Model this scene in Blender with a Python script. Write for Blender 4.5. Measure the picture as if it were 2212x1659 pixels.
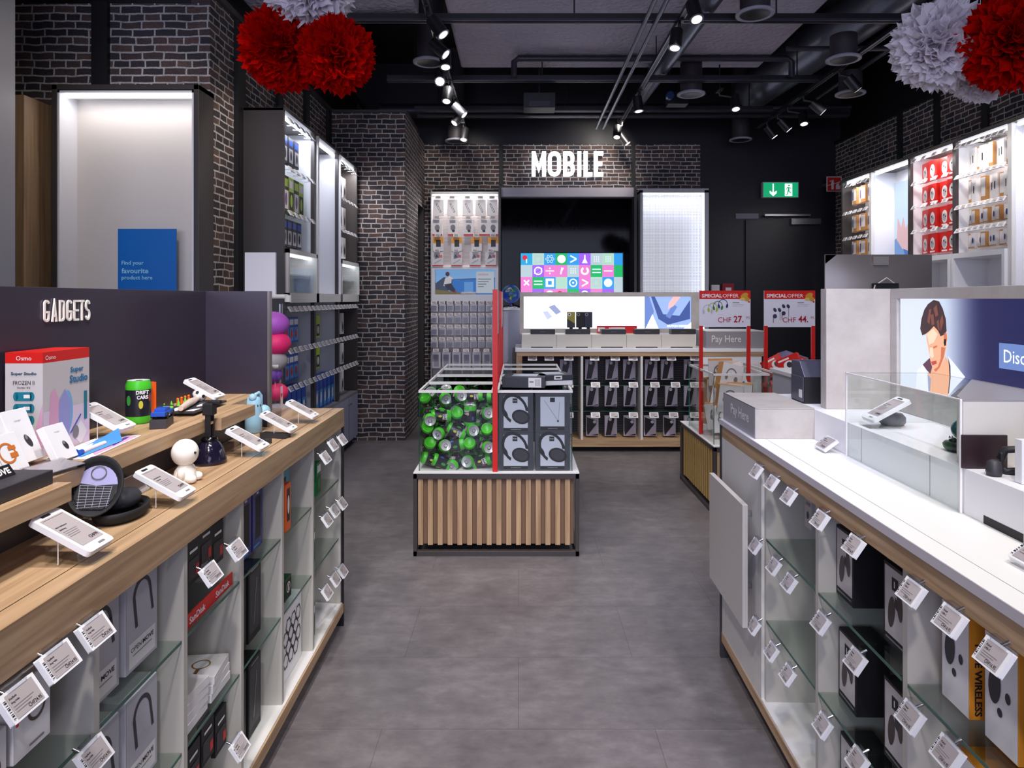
import bpy, math, random
from mathutils import Vector, Matrix
for o in list(bpy.data.objects): bpy.data.objects.remove(o)
SC=bpy.context.scene; COL=SC.collection
RND=random.Random(11)
PI=math.pi
# ------------------------------------------------------------ camera, world, exposure
F=1475.0; CX=1120.0; CY=645.0; H=1.45
cd=bpy.data.cameras.new('camera'); cam=bpy.data.objects.new('camera',cd); COL.objects.link(cam)
cam.location=(0,0,H); cam.rotation_euler=(PI/2,0,0)
cd.sensor_width=36; cd.lens=36*F/2212; cd.shift_x=(1106-CX)/2212; cd.shift_y=(CY-829.5)/2212
cd.clip_start=0.05; cd.clip_end=60
SC.camera=cam
w=bpy.data.worlds.new('world'); SC.world=w; w.use_nodes=True
w.node_tree.nodes['Background'].inputs[0].default_value=(0.55,0.57,0.75,1)
w.node_tree.nodes['Background'].inputs[1].default_value=0.02
SC.view_settings.view_transform='Standard'; SC.view_settings.look='None'
SC.view_settings.gamma=1; SC.view_settings.exposure=0.0; SC.view_settings.use_curve_mapping=False
# ------------------------------------------------------------ lights: the lamps of the shop, and added fill
def lamp(kind,name,loc,aim,power,color=(1,.95,.88),size=.08,angle=70,blend=.6,sx=None,sy=None):
    l=bpy.data.lights.new(name,kind); l.energy=power; l.color=color
    if kind=='SPOT': l.shadow_soft_size=size; l.spot_size=math.radians(angle); l.spot_blend=blend
    if kind=='AREA': l.shape='RECTANGLE'; l.size=sx; l.size_y=sy
    o=bpy.data.objects.new(name,l); COL.objects.link(o); o.location=loc
    d=Vector(aim)-Vector(loc); o.rotation_euler=d.to_track_quat('-Z','Y').to_euler()
    return o
COOL=(.86,.88,1.0); WARM=(1,.90,.78); NEU=(1,.955,.93)
EX=1.0
SPOTS=[ # track and ceiling lamps, and one added spot: position, aim, watts, colour, cone
 ((-.62,.3,3.4),(-.95,1.3,.95),150,NEU,75),((-.62,1.2,3.4),(-.9,2.2,.95),130,NEU,70),
 ((-.62,2.2,3.4),(-1.0,3.0,.9),90,NEU,70),
 ((1.15,.2,3.4),(1.0,1.3,.95),100,NEU,75),((1.15,1.2,3.4),(1.05,2.0,.95),84,NEU,70),
 ((1.15,2.4,3.4),(1.3,2.7,.9),42,NEU,70),
 ((1.15,3.3,3.4),(1.6,5.0,.9),110,NEU,60),
 ((-.1,-.8,3.4),(0,1.2,.0),170,NEU,90),
 ((-.6,3.4,3.4),(-.15,4.5,.7),100,NEU,55),
 ((1.15,5.2,3.38),(.95,6.6,.9),150,NEU,60),
 ((-.62,6.6,3.4),(-.64,8.2,1.5),135,NEU,60),
 ((1.15,4.6,3.4),(.75,4.9,.0),45,COOL,80),
 ((2.76,4.2,3.4),(3.7,5.2,1.9),70,NEU,60),((2.76,5.4,3.4),(3.7,6.3,1.9),60,NEU,60),
 ((2.76,6.3,3.4),(3.7,7.2,1.9),60,NEU,60),
 ((-.62,4.3,3.4),(-1.9,4.55,2.2),75,WARM,42),
 ((-.62,5.9,3.4),(-1.7,6.0,1.2),60,COOL,55),
 ((-.62,6.2,3.4),(-1.4,6.98,1.5),70,NEU,60),
 ((-1.5,2.3,3.4),(-2.3,4.2,1.8),50,WARM,64),
 ((-.1,1.2,3.4),(0,3.0,0),75,COOL,80),
 ((.45,1.9,3.4),(.75,3.1,0),75,(.52,.58,1.0),55),  # added blue spot, stands in for screen glow on the aisle floor
 ((1.15,7.55,3.4),(.86,8.4,3.04),60,(1,.93,.82),84),
 ((-.62,7.4,3.4),(-.7,8.4,2.95),26,(1,.93,.82),70),
]
lamp('AREA','added_front_fill',(-.4,-3.85,2.1),(0,4,1.8),250,(.70,.74,1.0),sx=7.5,sy=2.8)  # unseen cool fill added behind the camera to lift the ambient light
for i,(p,a,e,c,an) in enumerate(SPOTS): lamp('SPOT','track_or_added_spot',p,a,e*EX,c,.09,an)
# ------------------------------------------------------------ colours and materials
def lin(c):
    r=[]
    for v in c[:3]:
        v=v/255.0; r.append(v/12.92 if v<=.04045 else ((v+.055)/1.055)**2.4)
    return (r[0],r[1],r[2],1)
_M={}
def mat(c,rough=.5,metal=0,emit=0,name=None,bump=0,spec=.5,sheen=0):
    k=(tuple(c),rough,metal,emit,name,bump)
    if k in _M: return _M[k]
    m=bpy.data.materials.new(name or 'paint_%02x%02x%02x'%tuple(int(v) for v in c[:3])); m.use_nodes=True
    nt=m.node_tree; b=nt.nodes['Principled BSDF']; L=lin(c)
    b.inputs['Base Color'].default_value=L; b.inputs['Roughness'].default_value=rough; b.inputs['Metallic'].default_value=metal
    b.inputs['Specular IOR Level'].default_value=spec
    if emit: b.inputs['Base Color'].default_value=(L[0]*.15,L[1]*.15,L[2]*.15,1); b.inputs['Emission Color'].default_value=L; b.inputs['Emission Strength'].default_value=emit
    n=nt.nodes.new('ShaderNodeTexNoise'); n.inputs['Scale'].default_value=60
    tc=nt.nodes.new('ShaderNodeTexCoord'); nt.links.new(tc.outputs['Object'],n.inputs['Vector'])
    if not emit:
        mr=nt.nodes.new('ShaderNodeMapRange'); mr.inputs[3].default_value=max(0.02,rough-.05); mr.inputs[4].default_value=min(1,rough+.05)
        nt.links.new(n.outputs[0],mr.inputs[0]); nt.links.new(mr.outputs[0],b.inputs['Roughness'])
    if bump:
        bp=nt.nodes.new('ShaderNodeBump'); bp.inputs['Strength'].default_value=bump; bp.inputs['Distance'].default_value=.002
        nt.links.new(n.outputs[0],bp.inputs['Height']); nt.links.new(bp.outputs[0],b.inputs['Normal'])
    _M[k]=m; return m
def nodes(name):
    m=bpy.data.materials.new(name); m.use_nodes=True; nt=m.node_tree
    def N(t,**kw):
        n=nt.nodes.new(t)
        for a,v in kw.items(): setattr(n,a,v)
        return n
    return m,nt,nt.nodes['Principled BSDF'],N,nt.links.new
def ramp(N,stops):
    r=N('ShaderNodeValToRGB'); e=r.color_ramp.elements
    while len(e)>1: e.remove(e[-1])
    e[0].position=stops[0][0]; e[0].color=lin(stops[0][1])
    for p,c in stops[1:]:
        x=e.new(p); x.color=lin(c)
    return r
def oak(name,axis,tone=0):
    m,nt,b,N,ln=nodes(name)
    tc=N('ShaderNodeTexCoord'); mp=N('ShaderNodeMapping'); sc=[46,46,46]; sc[axis]=1.8; mp.inputs['Scale'].default_value=sc
    ln(tc.outputs['Object'],mp.inputs[0])
    n=N('ShaderNodeTexNoise'); n.inputs['Scale'].default_value=1; n.inputs['Detail'].default_value=7; n.inputs['Distortion'].default_value=.7
    ln(mp.outputs[0],n.inputs[0])
    cs=[[(.3,(150,118,88)),(.5,(180,147,112)),(.7,(196,164,128))],[(.3,(128,102,76)),(.5,(150,121,92)),(.7,(166,136,106))]][tone]
    r=ramp(N,cs); ln(n.outputs[0],r.inputs[0]); ln(r.outputs[0],b.inputs[0]); b.inputs['Roughness'].default_value=.45
    return m
OAKX=oak('oak_grain_across',0); OAKY=oak('oak_grain_along',1); OAKZ=oak('oak_grain_upright',2); WALNUT=oak('dull_oak_upright',2,1)
def brick(name,ax):
    m,nt,b,N,ln=nodes(name)
    g=N('ShaderNodeNewGeometry'); s=N('ShaderNodeSeparateXYZ'); c=N('ShaderNodeCombineXYZ'); ln(g.outputs['Position'],s.inputs[0])
    ln(s.outputs[ax],c.inputs[0]); ln(s.outputs[2],c.inputs[1])
    n=N('ShaderNodeTexNoise'); n.inputs['Scale'].default_value=7; n.inputs['Detail'].default_value=3; ln(c.outputs[0],n.inputs[0])
    vm=N('ShaderNodeVectorMath',operation='SCALE'); vm.inputs[3].default_value=.026; ln(n.outputs[1],vm.inputs[0])
    va=N('ShaderNodeVectorMath',operation='ADD'); ln(c.outputs[0],va.inputs[0]); ln(vm.outputs[0],va.inputs[1])
    t=N('ShaderNodeTexBrick'); t.inputs['Scale'].default_value=1; t.inputs['Brick Width'].default_value=.138; t.inputs['Row Height'].default_value=.0485
    t.inputs['Mortar Size'].default_value=.0058; t.inputs['Mortar Smooth'].default_value=.25; t.offset=.43; t.squash=.72; t.squash_frequency=3
    t.inputs['Color1'].default_value=lin((62,56,64)); t.inputs['Color2'].default_value=lin((124,96,86)); t.inputs['Mortar'].default_value=lin((206,204,202)); t.inputs['Bias'].default_value=-.25
    ln(va.outputs[0],t.inputs[0])
    n2=N('ShaderNodeTexNoise'); n2.inputs['Scale'].default_value=2.3; n2.inputs['Detail'].default_value=6; n2.inputs['Roughness'].default_value=.75; ln(c.outputs[0],n2.inputs[0])
    r2=ramp(N,[(.3,(130,130,140)),(.6,(255,250,244))]); ln(n2.outputs[0],r2.inputs[0])
    n3=N('ShaderNodeTexNoise'); n3.inputs['Scale'].default_value=90; ln(c.outputs[0],n3.inputs[0])
    r3=ramp(N,[(.3,(170,170,170)),(.6,(255,255,255))]); ln(n3.outputs[0],r3.inputs[0])
    mx=N('ShaderNodeMixRGB',blend_type='MULTIPLY'); mx.inputs[0].default_value=.8; ln(t.outputs[0],mx.inputs[1]); ln(r2.outputs[0],mx.inputs[2])
    my=N('ShaderNodeMixRGB',blend_type='MULTIPLY'); my.inputs[0].default_value=.6; ln(mx.outputs[0],my.inputs[1]); ln(r3.outputs[0],my.inputs[2])
    ln(my.outputs[0],b.inputs[0]); b.inputs['Roughness'].default_value=.8
    bp=N('ShaderNodeBump'); bp.inputs['Strength'].default_value=.35; bp.inputs['Distance'].default_value=.004; bp.invert=True; ln(t.outputs[1],bp.inputs['Height']); ln(bp.outputs[0],b.inputs['Normal'])
    return m
BRX=brick('brick_print_facing',0); BRY=brick('brick_print_side',1)
def floor_mat():
    m,nt,b,N,ln=nodes('grey_mottled_vinyl')
    g=N('ShaderNodeNewGeometry')
    n=N('ShaderNodeTexNoise'); n.inputs['Scale'].default_value=2.6; n.inputs['Detail'].default_value=9; n.inputs['Roughness'].default_value=.68; ln(g.outputs[0],n.inputs[0])
    mp=N('ShaderNodeMapping'); mp.inputs['Scale'].default_value=(9,16,1); ln(g.outputs[0],mp.inputs[0])
    n2=N('ShaderNodeTexNoise'); n2.inputs['Scale'].default_value=1; n2.inputs['Detail'].default_value=8; n2.inputs['Roughness'].default_value=.7; ln(mp.outputs[0],n2.inputs[0])
    a=N('ShaderNodeMath',operation='ADD'); ln(n.outputs[0],a.inputs[0]); ln(n2.outputs[0],a.inputs[1])
    h=N('ShaderNodeMath',operation='MULTIPLY'); h.inputs[1].default_value=.5; ln(a.outputs[0],h.inputs[0])
    r=ramp(N,[(.36,(92,86,88)),(.5,(110,104,105)),(.64,(130,123,124))]); ln(h.outputs[0],r.inputs[0])
    t=N('ShaderNodeTexBrick'); t.offset=.5; t.inputs['Scale'].default_value=1; t.inputs['Brick Width'].default_value=.92; t.inputs['Row Height'].default_value=.46; t.inputs['Mortar Size'].default_value=.0015
    t.inputs['Color1'].default_value=(1,1,1,1); t.inputs['Color2'].default_value=(.94,.94,.94,1); t.inputs['Mortar'].default_value=(.62,.62,.62,1); ln(g.outputs[0],t.inputs[0])
    mx=N('ShaderNodeMixRGB',blend_type='MULTIPLY'); mx.inputs[0].default_value=1; ln(r.outputs[0],mx.inputs[1]); ln(t.outputs[0],mx.inputs[2])
    ln(mx.outputs[0],b.inputs[0])
    rr=N('ShaderNodeMapRange'); rr.inputs[3].default_value=.28; rr.inputs[4].default_value=.46; ln(h.outputs[0],rr.inputs[0]); ln(rr.outputs[0],b.inputs['Roughness'])
    return m
def concrete():
    m,nt,b,N,ln=nodes('pale_concrete_laminate')
    tc=N('ShaderNodeTexCoord'); n=N('ShaderNodeTexNoise'); n.inputs['Scale'].default_value=5; n.inputs['Detail'].default_value=8; n.inputs['Roughness'].default_value=.7
    ln(tc.outputs['Object'],n.inputs[0]); r=ramp(N,[(.3,(168,160,156)),(.55,(186,179,174)),(.75,(196,190,186))]); ln(n.outputs[0],r.inputs[0]); ln(r.outputs[0],b.inputs[0]); b.inputs['Roughness'].default_value=.5
    return m
def duct_mat():
    m,nt,b,N,ln=nodes('crinkled_foil_insulation')
    tc=N('ShaderNodeTexCoord'); v=N('ShaderNodeTexVoronoi'); v.inputs['Scale'].default_value=26; ln(tc.outputs['Object'],v.inputs[0])
    n=N('ShaderNodeTexNoise'); n.inputs['Scale'].default_value=14; n.inputs['Detail'].default_value=6; ln(tc.outputs['Object'],n.inputs[0])
    a=N('ShaderNodeMath',operation='ADD'); ln(v.outputs[0],a.inputs[0]); ln(n.outputs[0],a.inputs[1])
    bp=N('ShaderNodeBump'); bp.inputs['Strength'].default_value=.5; bp.inputs['Distance'].default_value=.02; ln(a.outputs[0],bp.inputs['Height']); ln(bp.outputs[0],b.inputs['Normal'])
    b.inputs[0].default_value=lin((172,165,182)); b.inputs['Roughness'].default_value=.5; b.inputs['Metallic'].default_value=.1
    return m
def glass(name,tint=(235,242,240),f=.06,rough=.02):
    m,nt,b,N,ln=nodes(name); nt.nodes.remove(b); out=nt.nodes['Material Output']
    t=N('ShaderNodeBsdfTransparent'); t.inputs[0].default_value=lin(tint)
    g=N('ShaderNodeBsdfGlossy'); g.inputs['Roughness'].default_value=rough; g.inputs[0].default_value=(1,1,1,1)
    fr=N('ShaderNodeLayerWeight'); fr.inputs[0].default_value=.5
    pw=N('ShaderNodeMath',operation='POWER'); pw.inputs[1].default_value=5; ln(fr.outputs['Facing'],pw.inputs[0])
    mu=N('ShaderNodeMath',operation='MULTIPLY_ADD'); mu.inputs[1].default_value=.35; mu.inputs[2].default_value=f*.5; ln(pw.outputs[0],mu.inputs[0])
    mx=N('ShaderNodeMixShader'); ln(mu.outputs[0],mx.inputs[0]); ln(t.outputs[0],mx.inputs[1]); ln(g.outputs[0],mx.inputs[2]); ln(mx.outputs[0],out.inputs[0])
    return m
GLASS=glass('clear_acrylic',(250,252,251),.05); SGLASS=glass('shelf_glass',(243,248,245),.07); GEDGE=mat((60,96,86),.2,name='green_glass_edge'); TGEDGE=mat((70,190,170),.2,name='teal_glass_edge')
FILM=glass('clear_blister_plastic',(238,239,243),.10,.08)
CONC=concrete(); DUCT=duct_mat(); FLOORM=floor_mat()
WHITE=mat((222,219,215),.42,name='white_laminate'); WHITE2=mat((236,235,238),.4,name='bright_white_paint'); DIVM=mat((186,181,172),.45,name='shelf_bay_laminate'); OFFW=mat((205,200,192),.45,name='warm_grey_laminate')
BLACK=mat((16,15,20),.55,name='black_paint'); DARK=mat((64,58,57),.4,name='dark_bronze_laminate'); CHAR=mat((50,48,54),.5,name='charcoal'); GREY=mat((128,124,128),.5,name='mid_grey')
PANEL=mat((50,43,57),.34,name='black_laminate_panel'); LGREY=mat((186,184,188),.45,name='light_grey_print'); METAL=mat((150,150,156),.3,.9,name='brushed_metal'); MID=mat((88,85,88),.6,name='slatwall_grey')
RED=mat((206,28,22),.4,name='signal_red'); CHROME=mat((220,220,225),.12,1,name='chrome'); PAPER=mat((230,226,226),.6,name='white_card'); EINK=mat((176,166,166),.35,name='e_paper_grey'); INK=mat((34,30,36),.5,name='dark_print')
LED=mat((236,242,255),.5,0,5,name='led_strip_cool'); LEDW=mat((255,248,240),.5,0,2.2,name='lamp_lens'); LEDB=mat((255,246,230),.5,0,60,name='bright_lamp_lens')
# ------------------------------------------------------------ mesh building
class MB:
    def __init__(s): s.v=[];s.f=[];s.mi=[];s.mats=[];s.sm=[];s.T=Matrix.Identity(4)
    def add(s,vs,fs,m,smooth=False):
        if m not in s.mats: s.mats.append(m)
        i=s.mats.index(m); b=len(s.v)
        s.v+=[tuple(s.T@Vector(p)) for p in vs]
        for f in fs: s.f.append([b+k for k in f]); s.mi.append(i); s.sm.append(smooth)
        return s
    def box(s,x0,y0,z0,x1,y1,z1,m):
        x0,x1=sorted((x0,x1)); y0,y1=sorted((y0,y1)); z0,z1=sorted((z0,z1))
        return s.add([(x0,y0,z0),(x1,y0,z0),(x1,y1,z0),(x0,y1,z0),(x0,y0,z1),(x1,y0,z1),(x1,y1,z1),(x0,y1,z1)],
          [(0,3,2,1),(4,5,6,7),(0,1,5,4),(1,2,6,5),(2,3,7,6),(3,0,4,7)],m)
    def cb(s,cx,cy,cz,sx,sy,sz,m): return s.box(cx-sx/2,cy-sy/2,cz-sz/2,cx+sx/2,cy+sy/2,cz+sz/2,m)
    def tube(s,pts,r,m,n=8,smooth=True,cap=True):
        pts=[Vector(p) for p in pts]; rs=r if isinstance(r,(list,tuple)) else [r]*len(pts); vs=[];fs=[]
        up=None
        for i,p in enumerate(pts):
            d=(pts[min(i+1,len(pts)-1)]-pts[max(i-1,0)]).normalized()
            if up is None: up=Vector((0,0,1)) if abs(d.z)<.9 else Vector((1,0,0))
            a=d.cross(up).normalized(); up=a.cross(d).normalized()
            for k in range(n):
                t=2*PI*k/n; vs.append(p+rs[i]*(math.cos(t)*a+math.sin(t)*up))
        for i in range(len(pts)-1):
            for k in range(n): fs.append((i*n+k,i*n+(k+1)%n,(i+1)*n+(k+1)%n,(i+1)*n+k))
        s.add(vs,fs,m,smooth)
        if cap: s.add(vs[:n],[tuple(range(n))],m); s.add(vs[-n:],[tuple(range(n))[::-1]],m)
        return s
    def lathe(s,prof,m,n=24,c=(0,0,0),sx=1,sy=1,smooth=True):
        vs=[];fs=[];k=len(prof)
        for r,z in prof:
            r=max(r,.00005)
            for i in range(n): t=2*PI*i/n; vs.append((c[0]+r*sx*math.cos(t),c[1]+r*sy*math.sin(t),c[2]+z))
        for j in range(k-1):
            for i in range(n): fs.append((j*n+i,j*n+(i+1)%n,(j+1)*n+(i+1)%n,(j+1)*n+i))
        return s.add(vs,fs,m,smooth)
    def ball(s,c,r,m,n=16,sx=1,sy=1,sz=1):
        k=n//2; return s.lathe([(r*math.sin(PI*j/k),-r*sz*math.cos(PI*j/k)) for j in range(k+1)],m,n,c,sx,sy)
    # flat art on a frame (matrix: x=right, y=up, z=out)
    def poly(s,pts,fr,m,off=.0005,d=0):
        n=len(pts); a=sum(pts[i][0]*pts[(i+1)%n][1]-pts[(i+1)%n][0]*pts[i][1] for i in range(n))
        if a<0: pts=pts[::-1]
        top=[fr@Vector((p[0],p[1],off+d)) for p in pts]
        s.add(top,[tuple(range(n))],m)
        if d:
            bot=[fr@Vector((p[0],p[1],off)) for p in pts]
            s.add(top+bot,[(i,n+i,n+(i+1)%n,(i+1)%n) for i in range(n)],m)
            s.add(bot,[tuple(range(n))[::-1]],m)
        return s
    def rect(s,x0,y0,x1,y1,fr,m,off=.0005,d=0): return s.poly([(x0,y0),(x1,y0),(x1,y1),(x0,y1)],fr,m,off,d)
    def ell(s,cx,cy,rx,ry,fr,m,off=.0005,d=0,n=20,rot=0):
        c,q=math.cos(rot),math.sin(rot); P=[]
        for i in range(n):
            t=2*PI*i/n; x=rx*math.cos(t); y=ry*math.sin(t); P.append((cx+x*c-y*q,cy+x*q+y*c))
        return s.poly(P,fr,m,off,d)
    def arc(s,cx,cy,r,wd,t0,t1,fr,m,off=.0005,n=16,sx=1,sy=1,rot=0):
        c,q=math.cos(rot),math.sin(rot)
        def P(rr,t):
            x=rr*sx*math.cos(t); y=rr*sy*math.sin(t); return fr@Vector((cx+x*c-y*q,cy+x*q+y*c,off))
        vs=[];fs=[]
        for i in range(n+1):
            t=t0+(t1-t0)*i/n; vs+= [P(r-wd/2,t),P(r+wd/2,t)]
        for i in range(n): fs.append((2*i,2*i+1,2*i+3,2*i+2))
        return s.add(vs,fs,m)
    def line(s,x0,y0,x1,y1,wd,fr,m,off=.0005):
        d=Vector((x1-x0,y1-y0)); 
        if d.length<1e-9: return s
        n=Vector((-d.y,d.x)).normalized()*wd/2
        return s.poly([(x0-n.x,y0-n.y),(x1-n.x,y1-n.y),(x1+n.x,y1+n.y),(x0+n.x,y0+n.y)],fr,m,off)
    def text(s,t,x,y,h,fr,m,off=.0006,d=0,w=None,align='C',bold=0,xs=1):
        vs,fs,x0,x1,y0,y1=tmesh(t,bold,d>0); 
        sy=h/(y1-y0); sx=(w/(x1-x0)) if w else sy*xs
        ox={'C':(x0+x1)/2,'L':x0,'R':x1}[align]
        s.add([fr@Vector((x+(p[0]-ox)*sx,y+(p[1]-(y0+y1)/2)*sy,off+(p[2]+.5)*d if d else off)) for p in vs],fs,m); return s
    def build(s,name,parent=None,bev=0,loc=None,sub=0):
        me=bpy.data.meshes.new(name); me.from_pydata(s.v,[],s.f)
        for m in s.mats: me.materials.append(m)
        me.polygons.foreach_set('material_index',s.mi); me.polygons.foreach_set('use_smooth',s.sm); me.update()
        o=bpy.data.objects.new(name,me); COL.objects.link(o)
        if parent: o.parent=parent
        if loc: o.location=loc
        if bev:
            b=o.modifiers.new('bevel','BEVEL'); b.width=bev; b.segments=2; b.limit_method='ANGLE'
        if sub:
            q=o.modifiers.new('sub','SUBSURF'); q.levels=sub; q.render_levels=sub
        return o
_T={}
def tmesh(t,bold,ext):
    k=(t,bold,ext)
    if k in _T: return _T[k]
    c=bpy.data.curves.new('t','FONT'); c.body=t; c.size=1; c.offset=bold; c.resolution_u=2
    if ext: c.extrude=.5
    o=bpy.data.objects.new('t',c); me=o.to_mesh(); vs=[tuple(v.co) for v in me.vertices]; fs=[tuple(p.vertices) for p in me.polygons]
    o.to_mesh_clear(); bpy.data.objects.remove(o); bpy.data.curves.remove(c)
    xs=[v[0] for v in vs]; ys=[v[1] for v in vs]
    _T[k]=(vs,fs,min(xs),max(xs),min(ys),max(ys)); return _T[k]
def FR(o,u,v=(0,0,1)):
    u=Vector(u).normalized(); v=Vector(v).normalized(); n=u.cross(v); M=Matrix.Identity(4)
    for i in range(3): M[i][0]=u[i]; M[i][1]=v[i]; M[i][2]=n[i]; M[i][3]=o[i]
    return M

def stroke(mb,pts,wd,fr,m,off,d):
    """flat band of width wd along a polyline, extruded by d"""
    pts=[p for i,p in enumerate(pts) if i==0 or (Vector(p)-Vector(pts[i-1])).length>wd*.02]; n=len(pts); L=[];Rr=[]
    for i,p in enumerate(pts):
        a=Vector(pts[max(i-1,0)]); b=Vector(pts[min(i+1,n-1)]); p=Vector(p)
        d1=(p-a).normalized() if i>0 else (b-p).normalized(); d2=(b-p).normalized() if i<n-1 else d1
        t=(d1+d2); t=t.normalized() if t.length>1e-6 else d1
        nn=Vector((-t.y,t.x)); k=wd/2/max(.45,nn.dot(Vector((-d1.y,d1.x)))); L.append(p+nn*k); Rr.append(p-nn*k)
    vs=[fr@Vector((q[0],q[1],off+z)) for z in (0,d) for q in L+Rr]; N2=2*n; fs=[]
    for i in range(n-1):
        fs+=[(N2+i,N2+n+i,N2+n+i+1,N2+i+1),(i,i+1,n+i+1,n+i),(i,N2+i,N2+i+1,i+1),(n+i,n+i+1,N2+n+i+1,N2+n+i)]
    fs+=[(0,n,N2+n,N2),(n-1,N2+n-1,N2+2*n-1,2*n-1)]
    mb.add(vs,fs,m)
def arcp(cx,cy,rx,ry,t0,t1,n=10): return [(cx+rx*math.cos(math.radians(t0+(t1-t0)*i/n)),cy+ry*math.sin(math.radians(t0+(t1-t0)*i/n))) for i in range(n+1)]
def letter(ch,w,h,s,fr,m,off,d,x=0,y=0):
    a=s/2; X0,X1,Y0,Y1=x-w/2,x+w/2,y-h/2,y+h/2; xl,xr,yb,yt=X0+a,X1-a,Y0+a,Y1-a; ym=y; r=min((xr-xl)/2,h*.22); mb=MB(); xc=(xl+xr)/2; rx=(xr-xl)/2
    P={'M':[[(xl,Y0),(xl,Y1)],[(xr,Y0),(xr,Y1)],[(xl,Y1-s*.2),(x,Y0+h*.30),(xr,Y1-s*.2)]],
     'O':[arcp(xc,yt-r,rx,r,180,0)+arcp(xc,yb+r,rx,r,0,-180)+[(xl,yt-r)]],
     'B':[[(xl,Y0),(xl,Y1)],[(xl,yt)]+[(xc,yt)]+arcp(xc,(yt+ym)/2,rx*.9,(yt-ym)/2,90,-90)+[(xl,ym)],[(xc,ym)]+arcp(xc,(yb+ym)/2,rx,(ym-yb)/2,90,-90)+[(xl,yb)]],
     'I':[[(x,Y0),(x,Y1)]],'L':[[(xl,Y1),(xl,Y0)],[(X0,yb),(X1,yb)]],
     'E':[[(xl,Y1),(xl,Y0)],[(X0,yb),(X1,yb)],[(X0,yt),(X1,yt)],[(X0,ym),(X1-s*.3,ym)]],
     'T':[[(x,Y0),(x,Y1)],[(X0,yt),(X1,yt)]],
     'A':[[(xl,Y0),(x,Y1-s*.3),(xr,Y0)],[(xl+rx*.3,Y0+h*.27),(xr-rx*.3,Y0+h*.27)]],
     'D':[[(xl,Y0),(xl,Y1)],[(xl,yt)]+arcp(xc-rx*.2,yt-r,rx*1.2,r,90,0)+arcp(xc-rx*.2,yb+r,rx*1.2,r,0,-90)+[(xl,yb)]],
     'G':[arcp(xc,yt-r,rx,r,10,180)+arcp(xc,yb+r,rx,r,180,360)+[(xr,ym-s*.1)],[(xc,ym-s*.5),(X1,ym-s*.5)]],
     'S':[arcp(xc,(yt+ym)/2,rx,(yt-ym)/2,20,270)+arcp(xc,(yb+ym)/2,rx,(ym-yb)/2,90,-160)]}[ch]
    for k,p in enumerate(P): stroke(mb,p,s,fr,m,off,d+.0002*k)
    return mb
# ------------------------------------------------------------ naming, placing
ANG={'W':0,'L':.0075,'R':-.0203}
def rotz(p,a): c,s=math.cos(a),math.sin(a); return (p[0]*c-p[1]*s,p[0]*s+p[1]*c,p[2])
def put(o,loc,rz=0,fr='W',rx=0,ry=0): o.location=rotz(loc,ANG[fr]); o.rotation_euler=(rx,ry,rz+ANG[fr]); return o
def tag(o,label,cat,group=None,kind=None):
    if label: o['label']=label
    if cat: o['category']=cat
    if group: o['group']=group
    if kind: o['kind']=kind
    return o
def thing(name,label,cat,loc,rz=0,fr='W',group=None,rx=0,ry=0):
    o=bpy.data.objects.new(name,None); COL.objects.link(o); o.empty_display_size=.05
    put(o,loc,rz,fr,rx,ry); return tag(o,label,cat,group)
def struct(mb,name,**k): o=mb.build(name,**k); o['kind']='structure'; return o
KIDS={}
def dup(root,loc,rz=0,label=None,fr='W',group=None,rx=0,ry=0,scale=None):
    r=root.copy(); COL.objects.link(r); put(r,loc,rz,fr,rx,ry)
    if scale: r.scale=scale
    if label: r['label']=label
    if group: r['group']=group
    for ch in list(root.children):
        c=ch.copy(); COL.objects.link(c); c.parent=r
        for g in ch.children:
            d=g.copy(); COL.objects.link(d); d.parent=c
    return r
class Multi:   # first use moves the prototype itself, later uses copy it
    def __init__(s,proto): s.p=proto; s.used=False; s.kids=None
    def at(s,loc,rz=0,label=None,fr='W',group=None,rx=0,ry=0,scale=None):
        if not s.used:
            s.used=True; put(s.p,loc,rz,fr,rx,ry); 
            if scale: s.p.scale=scale
            if label: s.p['label']=label
            if group: s.p['group']=group
            return s.p
        return dup(s.p,loc,rz,label,fr,group,rx,ry,scale or (1,1,1))
ORD=['first','second','third','fourth','fifth','sixth','seventh','eighth','ninth','tenth','eleventh','twelfth','thirteenth','fourteenth','fifteenth','sixteenth','seventeenth','eighteenth','nineteenth','twentieth']
def ray(px,py,fr='W'):
    d=((px-CX)/F,1.0,-(py-CY)/F); return rotz(d,-ANG[fr])
def onz(px,py,z,fr='W'):
    d=ray(px,py,fr); t=(z-H)/d[2]; return (d[0]*t,d[1]*t,z)
def onx(px,py,x,fr='W'):
    d=ray(px,py,fr); t=x/d[0]; return (x,d[1]*t,H+d[2]*t)
def ony(px,py,y,fr='W'):
    d=ray(px,py,fr); t=y/d[1]; return (d[0]*t,y,H+d[2]*t)
# ============================================================ the room
ZB=3.35; ZC=4.35; YB=8.44
struct(MB().box(-5,-4,-.1,4.2,9,0,FLOORM),'floor')
struct(MB().box(-5,-4,ZC,4.2,9,ZC+.1,BLACK),'ceiling')
struct(MB().box(-2.05,4.28,0,-1.93,YB,ZB,BRY).box(-2.3,4.4,ZB,-2.0,YB,ZC,BLACK),'wall_left')
struct(MB().box(-5,4.28,0,-2.05,4.4,ZB-.05,BRX).box(-2.05,4.275,0,-1.932,4.28,ZB-.05,BRX).box(-5,4.36,ZB-.05,-1.95,4.5,ZC,BLACK),'wall_left_return')
struct(MB().box(-5.1,-4,0,-5,4.28,ZC,MID),'wall_far_left')
struct(MB().box(3.92,-4,0,4.1,YB,ZB,BRY).box(3.98,-4,ZB,4.2,YB,ZC,BLACK),'wall_right')
struct(MB().box(-5,-4.1,0,4.2,-4,ZC,MID),'wall_front')
NAVY=mat((24,22,32),.45,name='night_blue_paint')
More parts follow.
